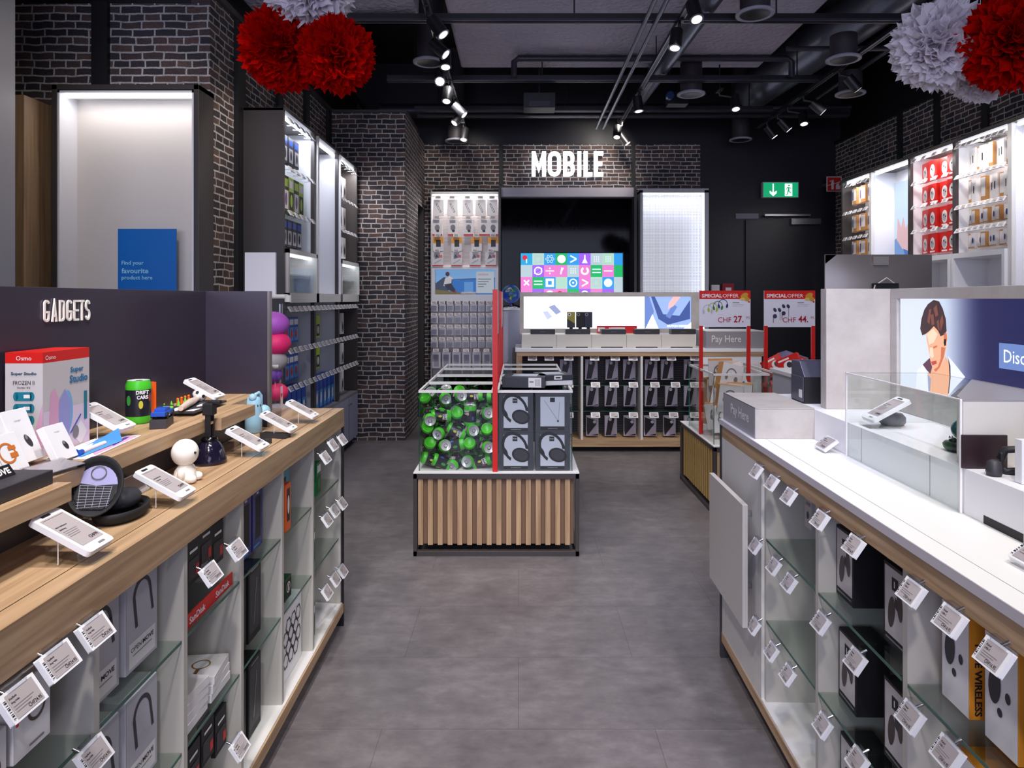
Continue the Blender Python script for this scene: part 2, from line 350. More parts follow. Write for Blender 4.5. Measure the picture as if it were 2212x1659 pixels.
struct(MB().box(-2.1,YB,0,4.2,YB+.1,ZC,NAVY),'wall_back')
struct(MB().box(-1.155,YB-.03,2.79,2.24,YB,ZB,BRX).box(-1.155,YB-.03,0,-1.05,YB,2.79,BRX),'wall_back_brick')
# brick-clad column with a doorway behind it
struct(MB().box(-1.93,6.98,0,-1.16,7.86,ZB+.01,BRX).add([(-1.158,6.98,0),(-1.158,7.86,0),(-1.158,7.86,ZB),(-1.158,6.98,ZB)],[(0,1,2,3)],BRY)
  .box(-1.93,7.86,2.55,-1.158,YB,ZB,BRY).box(-1.93,6.97,ZB,-1.14,7.9,ZB+.03,DARK),'wall_column')
struct(MB().box(-1.8,8.35,0,-1.16,8.4,2.55,DARK),'door_2')
n=0
def trim(mb):
    global n; n+=1; struct(mb,'trim_%d'%n)
for y0,y1 in ((4.63,4.76),(5.42,5.52),(6.12,6.22),(6.84,6.94)): trim(MB().box(-1.93,y0,2.6 if y0>5 else 0,-1.90,y1,ZB,BLACK))
trim(MB().box(-2.66,4.25,2.74,-2.56,4.28,ZB-.05,BLACK))
trim(MB().box(-1.95,4.3,ZB,-1.9,YB,ZB+.04,DARK))
for x in (-.24,1.39): trim(MB().box(x,YB-.05,2.79,x+.05,YB-.03,ZB,BLACK))
trim(MB().box(2.2,YB-.06,0,2.24,YB-.03,2.79,DARK))
for y in (7.0,6.38,5.72,5.1,4.45,3.8): trim(MB().box(3.90,y-.04,2.7,3.92,y+.04,ZB,BLACK))
trim(MB().box(3.9,-4,ZB,3.98,YB,ZB+.04,BLACK))
# white column at the far left edge of the view
struct(MB().box(-3.6,3.3,0,-2.58,3.5,ZC,mat((168,167,170),.35,name='satin_grey_paint')),'trim_column')
m=MB().box(-4.2,-4.0,.3,3.4,-3.99,3.2,mat((150,160,205),.5,0,.8,name='front_fill_glow')); struct(m,'window_1')  # unseen glowing pane added behind the camera to go with the front fill
# door in the back wall with closer
d=MB().box(2.80,YB-.03,.02,3.62,YB-.005,2.42,mat((20,18,27),.4,name='dark_door_paint'))
do=struct(d,'door_1')
MB().box(3.02,YB-.075,2.46,3.58,YB-.03,2.485,METAL).build('closer_arm',do)
MB().box(3.34,YB-.09,2.36,3.70,YB-.03,2.43,METAL).build('closer_body',do)
MB().tube([(2.9,YB-.04,1.05),(2.9,YB-.09,1.05),(3.02,YB-.09,1.05)],.011,METAL).build('door_handle',do)
# plates, exit sign, fire sign, alarm
p=tag(MB().box(2.68,YB-.02,2.435,2.96,YB,2.50,mat((118,114,124),.5)).build('door_plate'),'grey metal plate beside the door closer on the black wall','plate')
GRN=mat((12,158,104),.4,0,1.1,name='exit_sign_green'); GW=mat((235,255,245),.4,0,1.6,name='exit_sign_white')
t=thing('exit_sign','lit green emergency exit sign with down arrow above the black door','exit sign',(3.206,YB-.06,2.78))
f=FR((0,-.03,0),(1,0,0))
MB().cb(0,0,0,.44,.06,.19,LGREY).build('sign_box',t)
m=MB().rect(-.21,-.088,.21,.088,f,GRN,.002)
m.poly([(-.10,.075),(-.085,.075),(-.085,-.035),(-.05,-.01),(-.05,-.04),(-.0925,-.078),(-.135,-.04),(-.135,-.01),(-.10,-.035)],f,GW,.004)
m.rect(.05,-.075,.14,.075,f,GW,.004)
m.ell(.10,.052,.012,.012,f,GRN,.005); m.poly([(.082,.036),(.108,.03),(.104,-.012),(.12,-.03),(.13,-.03),(.13,-.04),(.114,-.04),(.096,-.022),(.082,-.06),(.066,-.07),(.062,-.062),(.074,-.052),(.084,-.01),(.09,.02),(.074,.012),(.066,-.004),(.058,.0)],f,GRN,.005)
m.line(.108,.028,.128,.012,.009,f,GRN,.005)
m.build('sign_face',t)
t=thing('fire_sign','small red fire extinguisher sign on the black wall by the shelves','sign',(3.83,YB-.15,2.84))
f=FR((0,-.005,0),(1,0,0)); m=MB().cb(0,0,0,.18,.01,.18,PAPER)
m.rect(-.082,-.082,.082,.082,f,RED,.001); m.rect(-.035,-.065,-.005,.035,f,PAPER,.002); m.ell(-.02,.04,.015,.012,f,PAPER,.002); m.line(-.02,.05,-.055,.03,.008,f,PAPER,.002)
m.poly([(.02,-.065),(.07,-.065),(.075,-.01),(.06,-.03),(.06,.04),(.045,-.005),(.035,.02),(.02,-.02)],f,PAPER,.002); m.line(-.08,-.02,.08,.03,.006,f,PAPER,.0025)
m.build('sign_plate',t); MB().box(-.08,.005,-.02,.08,.15,.02,DARK).build('bracket',t)
t=thing('fire_alarm','small red fire alarm call point above the rear counter','alarm',(2.575,YB-.03,1.57))
MB().cb(0,0,0,.14,.06,.13,mat((150,20,34),.35)).build('housing',t); MB().cb(0,-.035,-.02,.07,.01,.07,PAPER).build('button_plate',t)
tag(MB().cb(2.42,YB-.03,1.57,.1,.05,.1,PAPER).build('wall_switch'),'small white square switch box on the black wall beside the red alarm','switch')
# wooden panel and big lit niche on the left return wall
tag(MB().box(-2.93,3.95,0,-2.86,4.27,2.63,WALNUT).build('wood_panel',bev=.003),'tall oak side panel against the brick wall at far left','panel')
t=thing('display_niche','tall white lit display niche with dark frame on the brick wall','display niche',(-2.35,4.08,0))
x0,x1,zt=-.408,.408,2.695
m=MB().box(-.44,0,0,-.408,.2,2.73,DARK).box(.408,0,0,.44,.2,2.73,DARK).box(-.44,0,2.70,.44,.2,2.73,DARK); m.build('outer_frame',t,bev=.002)
m=MB().box(x0,.17,0,x1,.19,zt,mat((216,208,200),.5,name='cream_white_panel')).box(x0,.005,0,x0+.012,.17,zt,WHITE2).box(x1-.012,.005,0,x1,.17,zt,WHITE2).box(x0,.005,zt-.012,x1,.17,zt,WHITE2); m.build('niche_lining',t)
MB().box(x0+.02,.04,zt-.03,x1-.02,.06,zt-.013,LED).build('light_strip',t)
t=thing('blue_card','blue card reading find your favourite product in the white niche','card',(-2.265,4.17,1.49))
BL=mat((14,110,196),.3,name='sign_blue'); MB().box(-.178,-.006,-.25,.178,0,.385,BL).build('card',t)
f=FR((0,-.0065,0),(1,0,0)); 
for s_,z_ in (('Find your',.175),('favourite',.13),('product here',.085)): MB().text(s_,-.155,z_,.032,f,mat((150,214,240),.4),align='L',bold=.02,xs=1.05).build('lettering',t)
# ============================================================ lit MOBILE letters
t=thing('mobile_sign','white illuminated MOBILE letters on the brick above the niche','sign',(.60,YB-.13,3.085))
f=FR((0,0,0),(1,0,0)); LW=mat((250,250,255),.4,0,2.6,name='lit_white_letter')
for ch,x,w_ in zip('MOBILE',[-.353,-.164,.014,.138,.244,.371],[.172,.158,.140,.05,.105,.112]):
    letter(ch,w_,.30,.046,f,LW,0,.045,x,0).build('letter',t)
MB().box(-.44,.05,.09,.43,.07,.105,BLACK).box(-.44,.05,-.105,.43,.07,-.09,BLACK).box(-.3,.07,-.1,-.28,.1,.1,BLACK).box(.28,.07,-.1,.3,.1,.1,BLACK).build('backing_plate',t)
# ============================================================ ceiling services
PIPE=mat((58,55,66),.4,.3,name='painted_pipe'); SIL=mat((120,122,136),.35,.7,name='galvanised_duct'); BLK=mat((22,21,26),.4,name='satin_black')
def pipe(name,label,pts,r,m=PIPE,cat='pipe',group=None): return tag(MB().tube(pts,r,m,12).build(name),label,cat,group)
tag(MB().box(-.55,3.4,3.66,2.3,6.55,3.95,DUCT).build('insulated_duct',bev=.02),'wide flat foil-wrapped air duct filling the middle of the ceiling','duct')
tag(MB().box(-1.9,4.3,3.5,-.72,4.95,3.68,DUCT).build('insulated_duct',bev=.02),'short foil-wrapped duct behind the red paper pompoms','duct')
tag(MB().tube([(2.6,7.6,3.75),(3.15,3.5,3.9)],.2,SIL,20).build('round_duct'),'large silver round duct running back along the right ceiling','duct')
tag(MB().tube([(1.42,3.2,3.57),(1.28,7.6,3.57)],.07,SIL,16).build('round_duct'),'slim silver round duct beside the middle light track','duct')
for y,x0,x1,lab in ((4.9,-1.3,3.55,'nearest'),(6.25,-1.2,2.8,'second'),(7.25,-1.1,2.7,'third'),(7.45,-1.1,3.6,'rearmost')):
    m=MB().box(x0,y-.02,3.45,x1,y+.02,3.49,BLK).box(x0,y-.03,3.435,x1,y-.012,3.45,PIPE).box(x0,y+.012,3.435,x1,y+.03,3.45,PIPE)
    for k in range(4):
        x=x0+.25+k*(x1-x0-.5)/3; m.tube([(x,y,3.49),(x,y,3.655 if -.55<x<2.3 and y<6.5 else ZC)],.006,BLK,6)
    tag(m.build('support_rail'),lab+' black support rail crossing the ceiling','rail')
pipe('sprinkler_pipe','dark pipe with downturned ends across the middle of the ceiling',[(-.04,6.2,3.46),(-.04,6.2,3.6),(0,6.2,3.63),(2.44,6.2,3.63),(2.48,6.2,3.6),(2.48,6.2,3.46)],.028)
pipe('conduit','dark conduit running back above the left wall',[(-1.75,2.6,3.95),(-1.75,8.2,3.6)],.035)
pipe('conduit','thick dark pipe crossing in front of the sign wall',[(-1.6,7.9,3.62),(3.8,7.9,3.62)],.085)
pipe('conduit','thin pipe below the support rails near the sign wall',[(-.6,7.6,3.58),(3.7,7.6,3.58)],.022)
pipe('conduit','dark conduit along the right ceiling beyond the white pompom',[(3.05,3.6,3.5),(3.05,7.0,3.5)],.02)
pipe('conduit','thin dark pipe above the right brick wall',[(2.2,5.6,3.5),(3.7,5.6,3.5)],.02)
tag(MB().cb(.2,6.6,3.34,.30,.2,.14,BLK).cb(.2,6.49,3.30,.2,.02,.05,PIPE).tube([(.2,6.6,3.4),(.2,6.6,ZC)],.02,BLK).build('projector'),'small black projector hanging from the ceiling left of centre','projector')
tag(MB().cb(1.6,6.9,3.46,.2,.14,.12,BLK).tube([(1.6,6.9,3.5),(1.6,6.9,ZC)],.02,BLK).tube([(1.5,6.8,3.46),(1.5,6.74,3.46)],.04,mat((40,60,110),.3)).build('projector'),'small dark bluish projector between the hanging vent pipes','projector')
# vents: vertical pipe with a ring diffuser
def vent(px,py,hw,lab):
    Y=.13*F/hw; X=(px-CX)*Y/F; z=H+(CY-py)*Y/F
    t=thing('ceiling_vent',lab,'vent',(X,Y,z),group=None)
    zt=(3.655 if -.6<X<2.35 and 3.35<Y<6.6 else 3.5 if X>2.2 and Y<7.7 else ZC)
    MB().tube([(0,0,.02),(0,0,zt-z)],.1,mat((52,46,52),.6,bump=.3),20).build('drop_pipe',t)
    MB().lathe([(.09,.03),(.13,.012),(.13,0),(.105,-.004),(.095,.012),(.09,.03)],mat((150,150,165),.4),28).build('ring',t)
    MB().lathe([(.1,.0),(.06,.012),(.02,.016),(0,.016)],BLK,20).build('vent_disc',t)
for a in ((1631,32,41,'round ceiling vent at the top middle, nearest of the vents'),(1493,205,30,'round ceiling vent hanging in the middle of the room'),(1822,130,36,'round ceiling vent near the top right by the pompoms'),
  (1837,204,31,'round ceiling vent lower right, behind the track lights'),(1600,303,24,'farthest round ceiling vent, above the back wall right of MOBILE'),(926,136,34,'round ceiling vent behind the left track lights'),(985,306,24,'round ceiling vent above the left end of the MOBILE brick')): vent(*a)
# light tracks and heads
def track(x,y0,y1,lab):
    t=thing('light_track',lab,'light track',(x,(y0+y1)/2,3.42)); L=(y1-y0)/2
    MB().box(-.018,-L,0,.018,L,.03,BLK).box(-.02,-L,-.003,-.012,L,.0,SIL).box(.012,-L,-.003,.02,L,0,SIL).build('rail',t)
    for k in range(5): MB().tube([(0,-L+.1+k*(2*L-.2)/4,.03),(0,-L+.1+k*(2*L-.2)/4,(3.64 if -.55<x<2.3 and 3.4<(y0+y1)/2-L+.1+k*(2*L-.2)/4<6.55 else 3.56 if x==2.76 else ZC)-3.42)],.005,BLK,6).build('hanger',t)
track(-.62,-1,7.8,'black light track along the left side of the ceiling')
track(1.15,-1,8.0,'black light track along the middle of the ceiling')
track(2.76,-1,7.9,'black light track along the right side of the ceiling')
track(-1.5,-1,2.6,'black light track above the oak counter, nearest on the left')
for x in (.90,.98): pipe('conduit','silver conduit beside the middle light track, %s of the pair'%('left' if x<.95 else 'right'),[(x,3.0,3.42),(x,7.9,3.42)],.016,SIL)
def spot(px,py,trackx,aim,lab,z=3.3,lit=True):
    d=ray(px,py); t_=(z-H)/d[2]; X=d[0]*t_; Y=d[1]*t_
    t=thing('track_spotlight',lab,'spotlight',(trackx,Y,3.42))
    MB().box(-.02,-.07,-.012,.02,.07,.0,BLK).build('adapter',t)
    dx=X-trackx
    MB().tube([(0,0,-.01),(0,0,-.05),(dx,0,z-3.42+.05),(dx,0,z-3.42)],.012,BLK,8).build('bracket',t)
    a=Vector(aim).normalized(); c=Vector((dx,0,z-3.42))
    if trackx==1.9: MB().tube([(0,0,0),(0,0,ZC-3.42)],.008,BLK,8).build('drop_rod',t)
    hs=MB().tube([c-a*.07,c+a*.07],.045,BLK,20).tube([c+a*.07,c+a*.071],[.047,.047],SIL,20).build('housing',t)
    MB().tube([c+a*.0715,c+a*.073],[.034,.034],LEDB if 'brightly towards' in lab or 'shining brightly towards' in lab else LEDW,20).build('lens',hs)
LN=(-.62,1.15,2.76)
for a in ((945,58,0,(.5,-.1,-.7),'left track spotlight nearest the camera, tilted right'),(948,105,0,(.6,-.1,-.55),'left track spotlight tilted right just below the nearest one'),(962,128,0,(.05,-.25,-.9),'left track spotlight pointing straight down'),
  (951,168,0,(.05,-.8,-.75),'left track spotlight shining brightly towards the camera'),(966,205,0,(-.05,-.35,-.9),'left track spotlight behind the brightly shining one'),(992,238,0,(.6,-.1,-.6),'left track spotlight tilted right towards the aisle'),
  (990,256,0,(-.5,-.3,-.7),'left track spotlight tilted to the left wall'),(1003,290,0,(-.1,-.3,-.9),'left track spotlight farthest from the camera'),
  (1500,25,1,(.1,-.4,-.85),'middle track spotlight at the top of the view'),(1460,85,1,(-.15,-.2,-.95),'large middle track spotlight with two heads pointing down'),(1378,225,1,(.1,-.1,-1),'middle track spotlight beside the far rails'),
  (1333,285,1,(-.1,-.35,-.9),'middle track spotlight aimed at the MOBILE letters'),(1348,300,1,(.5,-.1,-.7),'middle track spotlight at the far end, tilted right'),
  (1588,222,1,(0,-.3,-.9),'small spotlight hanging between middle and right tracks'),
  (1842,180,2,(.5,0,-.6),'right track spotlight nearest the white pompom'),(1766,232,2,(.5,-.1,-.5),'right track spotlight, second from the white pompom'),(1735,255,2,(.0,-.3,-.9),'right track spotlight pointing down, third from the pompom'),
  (1695,270,2,(.5,-.1,-.6),'right track spotlight, fourth from the pompom'),(1665,285,2,(.5,-.1,-.7),'right track spotlight farthest from the camera')):
    spot(a[0],a[1],LN[a[2]] if 'between' not in a[4] else 1.9,a[3],a[4])
# ============================================================ paper pompoms
def petal(mb,c,d,R,m):
    d=d.normalized(); t=d.cross(Vector((RND.uniform(-1,1),RND.uniform(-1,1),RND.uniform(-1,1)))).normalized(); b=d.cross(t)
    vs=[];nu,nv=6,4; wd=R*RND.uniform(.20,.38); cur=RND.uniform(-.35,.35); ph=RND.uniform(0,6)
    for j in range(nv+1):
        q=j/nv; rr=R*(.45+.55*q)*RND.uniform(.985,1.0)
        for i in range(nu+1):
            u=i/nu*2-1; fan=wd*(.25+.75*q)
            off=R*.09*q*math.sin(4.2*u+ph)+cur*R*.32*q*q
            p=c+d*(rr+(R*(RND.uniform(.02,.10) if i%2 else RND.uniform(-.12,-.02)) if j==nv else 0)-abs(u)**2*R*.10*q)+t*u*fan+b*off; vs.append(p)
    fs=[(j*(nu+1)+i,j*(nu+1)+i+1,(j+1)*(nu+1)+i+1,(j+1)*(nu+1)+i) for j in range(nv) for i in range(nu)]
    mb.add(vs,fs,m,False)
def tissue(name,c):
    m,nt,b,N,ln=nodes(name); b.inputs[0].default_value=lin(c); b.inputs['Roughness'].default_value=.75
    nt.nodes.remove(b); out=nt.nodes['Material Output']; a=N('ShaderNodeBsdfDiffuse'); a.inputs[0].default_value=lin(c); tr=N('ShaderNodeBsdfTranslucent'); tr.inputs[0].default_value=lin(c)
    mx=N('ShaderNodeMixShader'); mx.inputs[0].default_value=.35; ln(a.outputs[0],mx.inputs[1]); ln(tr.outputs[0],mx.inputs[2]); ln(mx.outputs[0],out.inputs[0]); return m
TR=tissue('red_tissue_paper',(205,14,8)); TW=tissue('white_tissue_paper',(246,240,246))
def pompom(px,py,rp,Y,m,lab):
    X=(px-CX)*Y/F; z=H+(CY-py)*Y/F; R=rp*Y/F
    t=thing('paper_pompom',lab,'pompom',(X,Y,z))
    mb=MB().ball((0,0,0),R*.55,m,20); N_=420
    for i in range(N_):
        zz=1-2*(i+.5)/N_; r=math.sqrt(1-zz*zz); a=i*2.39996
        petal(mb,Vector((0,0,0)),Vector((r*math.cos(a)+RND.uniform(-.12,.12),r*math.sin(a)+RND.uniform(-.12,.12),zz+RND.uniform(-.12,.12))),R*RND.uniform(.86,1.10),m)
    mb.build('petals',t)
    MB().tube([(0,0,R*.5),(0,0,ZC-z)],.0015,PAPER,4).build('string',t)
pompom(608,107,84,3.5,TR,'red tissue paper pompom, left one of the pair by the left wall')
pompom(728,120,78,3.3,TR,'red tissue paper pompom, right one below the white pompom at left')
pompom(668,-34,92,3.4,TW,'white tissue paper pompom above the two red ones at left')
pompom(2030,98,92,3.0,TW,'large white tissue paper pompom at upper right')
pompom(2195,85,104,2.8,TR,'red tissue paper pompom at the upper right edge')
pompom(2118,160,58,3.05,TW,'smaller white tissue paper pompom tucked under the red one at right')
# ============================================================ price tags
TS,TC_=math.sin(math.radians(34)),math.cos(math.radians(34))
def tag_proto(price='CHF24.95',w=.07,h=.046,clip=True,lines=('KeyBudz','Ring Hülle'),label='tag',cat='price tag'):
    t=thing('price_tag',label,cat,(0,0,-20))
    f=FR((0,0,0),(1,0,0),(0,TS,TC_))
    MB().rect(-w/2,-h/2,w/2,h/2,f,WHITE2,-.003,.009).build('housing',t,bev=.002); hs=t.children[0]
    m=MB().rect(-w/2+.008,-h/2+.004,w/2-.007,h/2-.004,f,EINK,.0068)
    m.rect(-w/2+.0015,-h/2+.006,-w/2+.005,h/2-.006,f,WHITE2,.0068)
    for k in range(9): m.rect(-w/2+.0018,-h/2+.007+k*(h-.014)/9,-w/2+.0062,-h/2+.007+(k+.35+.35*(k%3==1))*(h-.014)/9,f,INK,.0071)
    if lines:
        m.text(lines[0],-w/2+.012,h*.24,h*.085,f,INK,.0072,align='L',bold=.02); m.text(lines[1],-w/2+.012,h*.10,h*.08,f,INK,.0072,align='L',bold=.02)
        for k in range(3): m.rect(-w/2+.012,-h*(.02+.09*k),w*(.24-.09*k),-h*(.045+.09*k),f,GREY,.0072)
        m.text(price,w/2-.010,-h*.29,h*.13,f,INK,.0072,align='R',bold=.01,xs=.8)
    m.build('display',hs)
    if clip: MB().box(-.018,.004,0,.018,.014,.03,FILM).tube([(-.01,.008,.01),(-.01,.03,.02)],.003,CHROME,6).build('clip',t)
    return t
TAG=Multi(tag_proto()); TAG2=Multi(tag_proto('CHF16.95',.062,.044,True,('Kabel','USB-C'))); 
def far_tag(lab='tag'):
    f=FR((0,0,0),(1,0,0),(0,TS,TC_)); m=MB().rect(-.033,-.021,.033,.021,f,WHITE2,-.004,.008).rect(-.026,-.016,.027,.016,f,EINK,.005)
    for k in range(3): m.rect(-.02,.008-.007*k,.012-.006*k,.0105-.007*k,f,GREY,.0055)
    m.rect(.0,-.014,.022,-.009,f,INK,.0055); m.box(-.008,.0,-.004,.008,.07,.0,FILM)
    o=m.build('price_tag'); o.location=(0,0,-20); tag(o,lab,'price tag'); return o
FTAG=Multi(far_tag())
def ltag(px,py,lab,proto=TAG,L=.728): 
    p=onx(px,py,-L,'L'); return proto.at(p,PI/2,lab,'L')
def rtag(px,py,lab,proto=TAG2,L=.735,rz=-PI/2,rx=0):
    p=onx(px,py,L,'R'); return proto.at(p,rz,lab,'R',rx=rx)
# ============================================================ generic cartons
def carton(name,label,cat,w,d,h,side,art=None,frontmat=None,bev=.0012,top=None):
    """box with its base at the origin, front facing local -Y"""
    t=thing(name,label,cat,(0,0,-20))
    MB().box(-w/2,-d/2,0,w/2,d/2,h,side).build('carton',t,bev=bev)
    f=FR((0,-d/2-.0006,h/2),(1,0,0)); m=MB()
    if frontmat: m.rect(-w/2+.001,-h/2+.001,w/2-.001,h/2-.001,f,frontmat,.0002)
    if art: art(m,f,w,h)
    if m.f: m.build('front_print',t)
    return t
def earbuds(m,f,w,h,c=INK,dx=0,dy=0,s=1):
    m.ell(dx-w*.14*s,dy-h*.08*s,w*.13*s,h*.15*s,f,c,.001,rot=.25); m.ell(dx+w*.15*s,dy+h*.05*s,w*.10*s,h*.15*s,f,c,.001,rot=-.2)
    m.ell(dx-w*.08*s,dy+h*.03*s,w*.05*s,h*.05*s,f,c,.0012); m.rect(dx-w*.10,dy+h*.24*s,dx+w*.02,dy+h*.32*s,f,c,.001)
def headphones(m,f,w,h,c=INK,cx=0,cy=0,s=1,cup=True):
    m.arc(cx,cy+h*.08*s,w*.30*s,w*.07*s,-.5,PI+.6,f,c,.001,sy=1.35,rot=.5)
    m.ell(cx+w*.16*s,cy-h*.10*s,w*.25*s,h*.17*s,f,c,.0014,rot=-.3); m.ell(cx+w*.16*s,cy-h*.10*s,w*.19*s,h*.125*s,f,CHAR,.0017,rot=-.3)
    m.ell(cx-w*.27*s,cy-h*.02*s,w*.06*s,h*.12*s,f,c,.0012,rot=.5)
# ============================================================ left wall shelving with lit niche
XF=-1.62; XB=-1.9; Y0,Y1,Y2,Y3=4.74,5.455,6.17,6.89; ZT=2.77; ZM=1.42
DV=mat((214,216,222),.5,name='pale_shelf_side')
t=thing('shelving_unit','tall dark-framed white shelving with lit niche on left wall','shelving',(0,0,0))
MB().box(XB,Y0-.03,.53,XF,Y0,ZT,DARK).build('end_panel',t,bev=.002)
MB().box(XB,Y3,.53,XF-.01,Y3+.03,ZT,DARK).build('end_panel',t,bev=.002)
MB().box(XB-.03,Y0-.03,.53,XB,Y3+.03,ZT,DV).build('back_panel',t)
MB().box(XB,Y0-.03,ZT-.02,XF+.01,Y3+.03,ZT,DARK).build('top_board',t)
for y in (Y1,Y2):
    MB().box(XB,y-.012,.53,XF-.03,y+.012,ZT-.02,DV).box(XF-.03,y-.035,.53,XF,y+.012,ZT-.02,DARK).build('divider',t)
MB().box(XB+.01,Y1+.012,ZM,XB+.02,Y2-.012,ZT-.03,mat((196,206,232),.5,0,.25,name='backlit_pale_blue')).box(XB,Y2-.024,ZM,XF+.02,Y2-.012,ZT-.03,WHITE2).box(XF-.02,Y1+.0,ZM,XF+.02,Y1+.03,ZT-.02,WHITE).box(XB,Y1,ZM,XF+.02,Y2,ZM+.07,WHITE).build('lit_niche',t)
for a,b in ((Y0,Y1),(Y1,Y2),(Y2,Y3)): MB().box(XF-.06,a+.03,ZT-.04,XF-.035,b-.03,ZT-.022,LED).build('light_strip',t)
for a,b in ((Y0,Y1),(Y2,Y3)): # glazed boxes below
    m=MB().box(XB,a+.01,ZM,XF+.02,b-.012,ZM+.07,WHITE).box(XB,a+.01,1.77,XF+.02,b-.012,1.80,WHITE).box(XB,b-.04,ZM,XF+.02,b-.012,1.8,WHITE).box(XF-.01,a+.01,ZM,XF+.02,a+.04,1.8,WHITE).box(XB,a+.05,ZM+.2,XF-.03,b-.05,ZM+.21,WHITE2)
    m.build('display_cubby',t); MB().box(XF+.005,a+.04,ZM+.07,XF+.01,b-.04,1.77,GLASS).build('glass_door',t)
    MB().box(XF-.05,a+.05,1.755,XF-.02,b-.05,1.768,LED).build('light_strip',t)
lt=lamp('AREA','niche_light',(XF-.05,(Y1+Y2)/2,ZT-.06),(XF-.1,(Y1+Y2)/2,1.5),3.2,COOL,sx=.6,sy=.05)
lamp('AREA','shelf_light',(XF-.05,(Y0+Y1)/2,ZT-.06),(XF-.2,(Y0+Y1)/2,1.5),5,COOL,sx=.6,sy=.05)
lamp('AREA','shelf_light',(XF-.05,(Y2+Y3)/2,ZT-.06),(XF-.2,(Y2+Y3)/2,1.5),5,NEU,sx=.6,sy=.05)
lamp('AREA','niche_light',(-2.35,4.13,2.66),(-2.35,4.16,1.5),1.2,NEU,sx=.7,sy=.05)
for i,(a,b) in enumerate(((Y0,Y1),(Y1,Y2),(Y2,Y3))):
    t=thing('base_cabinet','low white cabinet under the left shelving, %s from the camera'%ORD[i],'cabinet',(0,a,0))
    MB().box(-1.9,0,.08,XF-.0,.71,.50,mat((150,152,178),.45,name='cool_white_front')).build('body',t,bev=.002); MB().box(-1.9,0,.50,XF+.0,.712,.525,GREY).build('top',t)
    MB().box(-1.88,.01,0,XF-.05,.7,.08,BLACK).build('plinth',t)
    for y in (.355,): MB().box(XF-.0,y-.002,.09,XF+.002,y+.002,.49,DARK).build('door_gap',t)
    for y in (.31,.40): MB().tube([(XF,y,.44),(XF+.02,y,.44)],.008,METAL,10).build('knob',t)
# peg products on the left wall, faces toward the aisle
def pack(name,label,cat,w,h,d,body,art,hang=True):
    t=thing(name,label,cat,(0,0,-20)); m=MB().box(-w/2,-d/2,0,w/2,d/2,h,body)
    m.build('card',t); m=MB(); f=FR((0,-d/2-.0005,h/2),(1,0,0)); art(m,f,w,h); m.build('print',t); return t
def art_bars(c1,c2,c3=None):
    def a(m,f,w,h):
        m.rect(-w*.42,-h*.42,w*.42,h*.1,f,c1); m.rect(-w*.42,h*.2,w*.42,h*.42,f,c2); m.ell(0,-h*.15,w*.22,h*.18,f,c3 or PAPER,.001)
    return a
LIME=mat((170,205,40),.4,name='lime_print'); BLU=mat((30,80,180),.35,name='blue_print'); SKY=mat((80,150,215),.35,name='sky_blue_print'); VIO=mat((120,70,150),.4)
P1=Multi(pack('toy_box','p','box',.11,.26,.06,LIME,art_bars(INK,PAPER,LIME))); P2=Multi(pack('toy_box','p','box',.11,.26,.06,CHAR,art_bars(PAPER,LIME,VIO)))
P3=Multi(pack('gadget_pack','p','pack',.1,.2,.035,CHAR,art_bars(LGREY,BLU,INK))); P4=Multi(pack('gadget_pack','p','pack',.1,.19,.03,BLU,art_bars(SKY,PAPER,RED)))
P5=Multi(pack('cable_pack','p','pack',.09,.2,.025,PAPER,art_bars(LGREY,PAPER,INK))); P6=Multi(pack('gadget_pack','p','pack',.1,.19,.03,LIME,art_bars(INK,LIME,PAPER)))
P7=Multi(pack('game_box','p','box',.1,.27,.1,BLU,art_bars(SKY,BLU,PAPER)))
def rowL(proto,lab,y0,dy,n_,z,x=XF-.09,k0=0):
    for i in range(n_): proto.at((x,y0+i*dy,z),PI/2,lab%ORD[i])
def tagsL(y0,dy,n_,z,lab,x=XF+.02):
    for i in range(n_): FTAG.at((x,y0+i*dy,z),PI/2,lab%ORD[i])
rowL(P3,'dark pack on the top hooks of the near left shelving bay, %s from the camera',4.82,.13,4,2.44)
for i in range(5): (P1 if i%2==0 else P2).at((XF-.09,4.82+i*.115,2.08),PI/2,'%s boxed toy on second level of left shelving, %s from the camera'%('lime' if i%2==0 else 'black',ORD[i]))
rowL(P3,'dark gadget pack hooked above the left glazed box, %s from the camera',4.83,.11,5,1.83)
rowL(P5,'white pack on the top hooks of the far left bay, %s from the camera',6.27,.13,4,2.42); rowL(P5,'white pack on the middle hooks of the far left bay, %s from the camera',6.27,.13,4,2.13); rowL(P5,'white pack on the lower hooks of the far left bay, %s from the camera',6.27,.13,4,1.84)
tagsL(4.80,.13,5,2.70,'price tag under top light of near left bay, %s from the camera'); tagsL(4.80,.13,5,2.36,'price tag above toy boxes of the near left bay, %s from the camera'); tagsL(4.80,.13,5,2.05,'price tag below toy boxes of the near left bay, %s from the camera')
tagsL(6.24,.12,5,2.68,'price tag under top light of far left bay, %s from the camera'); tagsL(6.24,.12,5,2.36,'price tag in the upper row of the far left bay, %s from the camera'); tagsL(6.24,.12,5,2.07,'price tag in the lower row of the far left bay, %s from the camera')
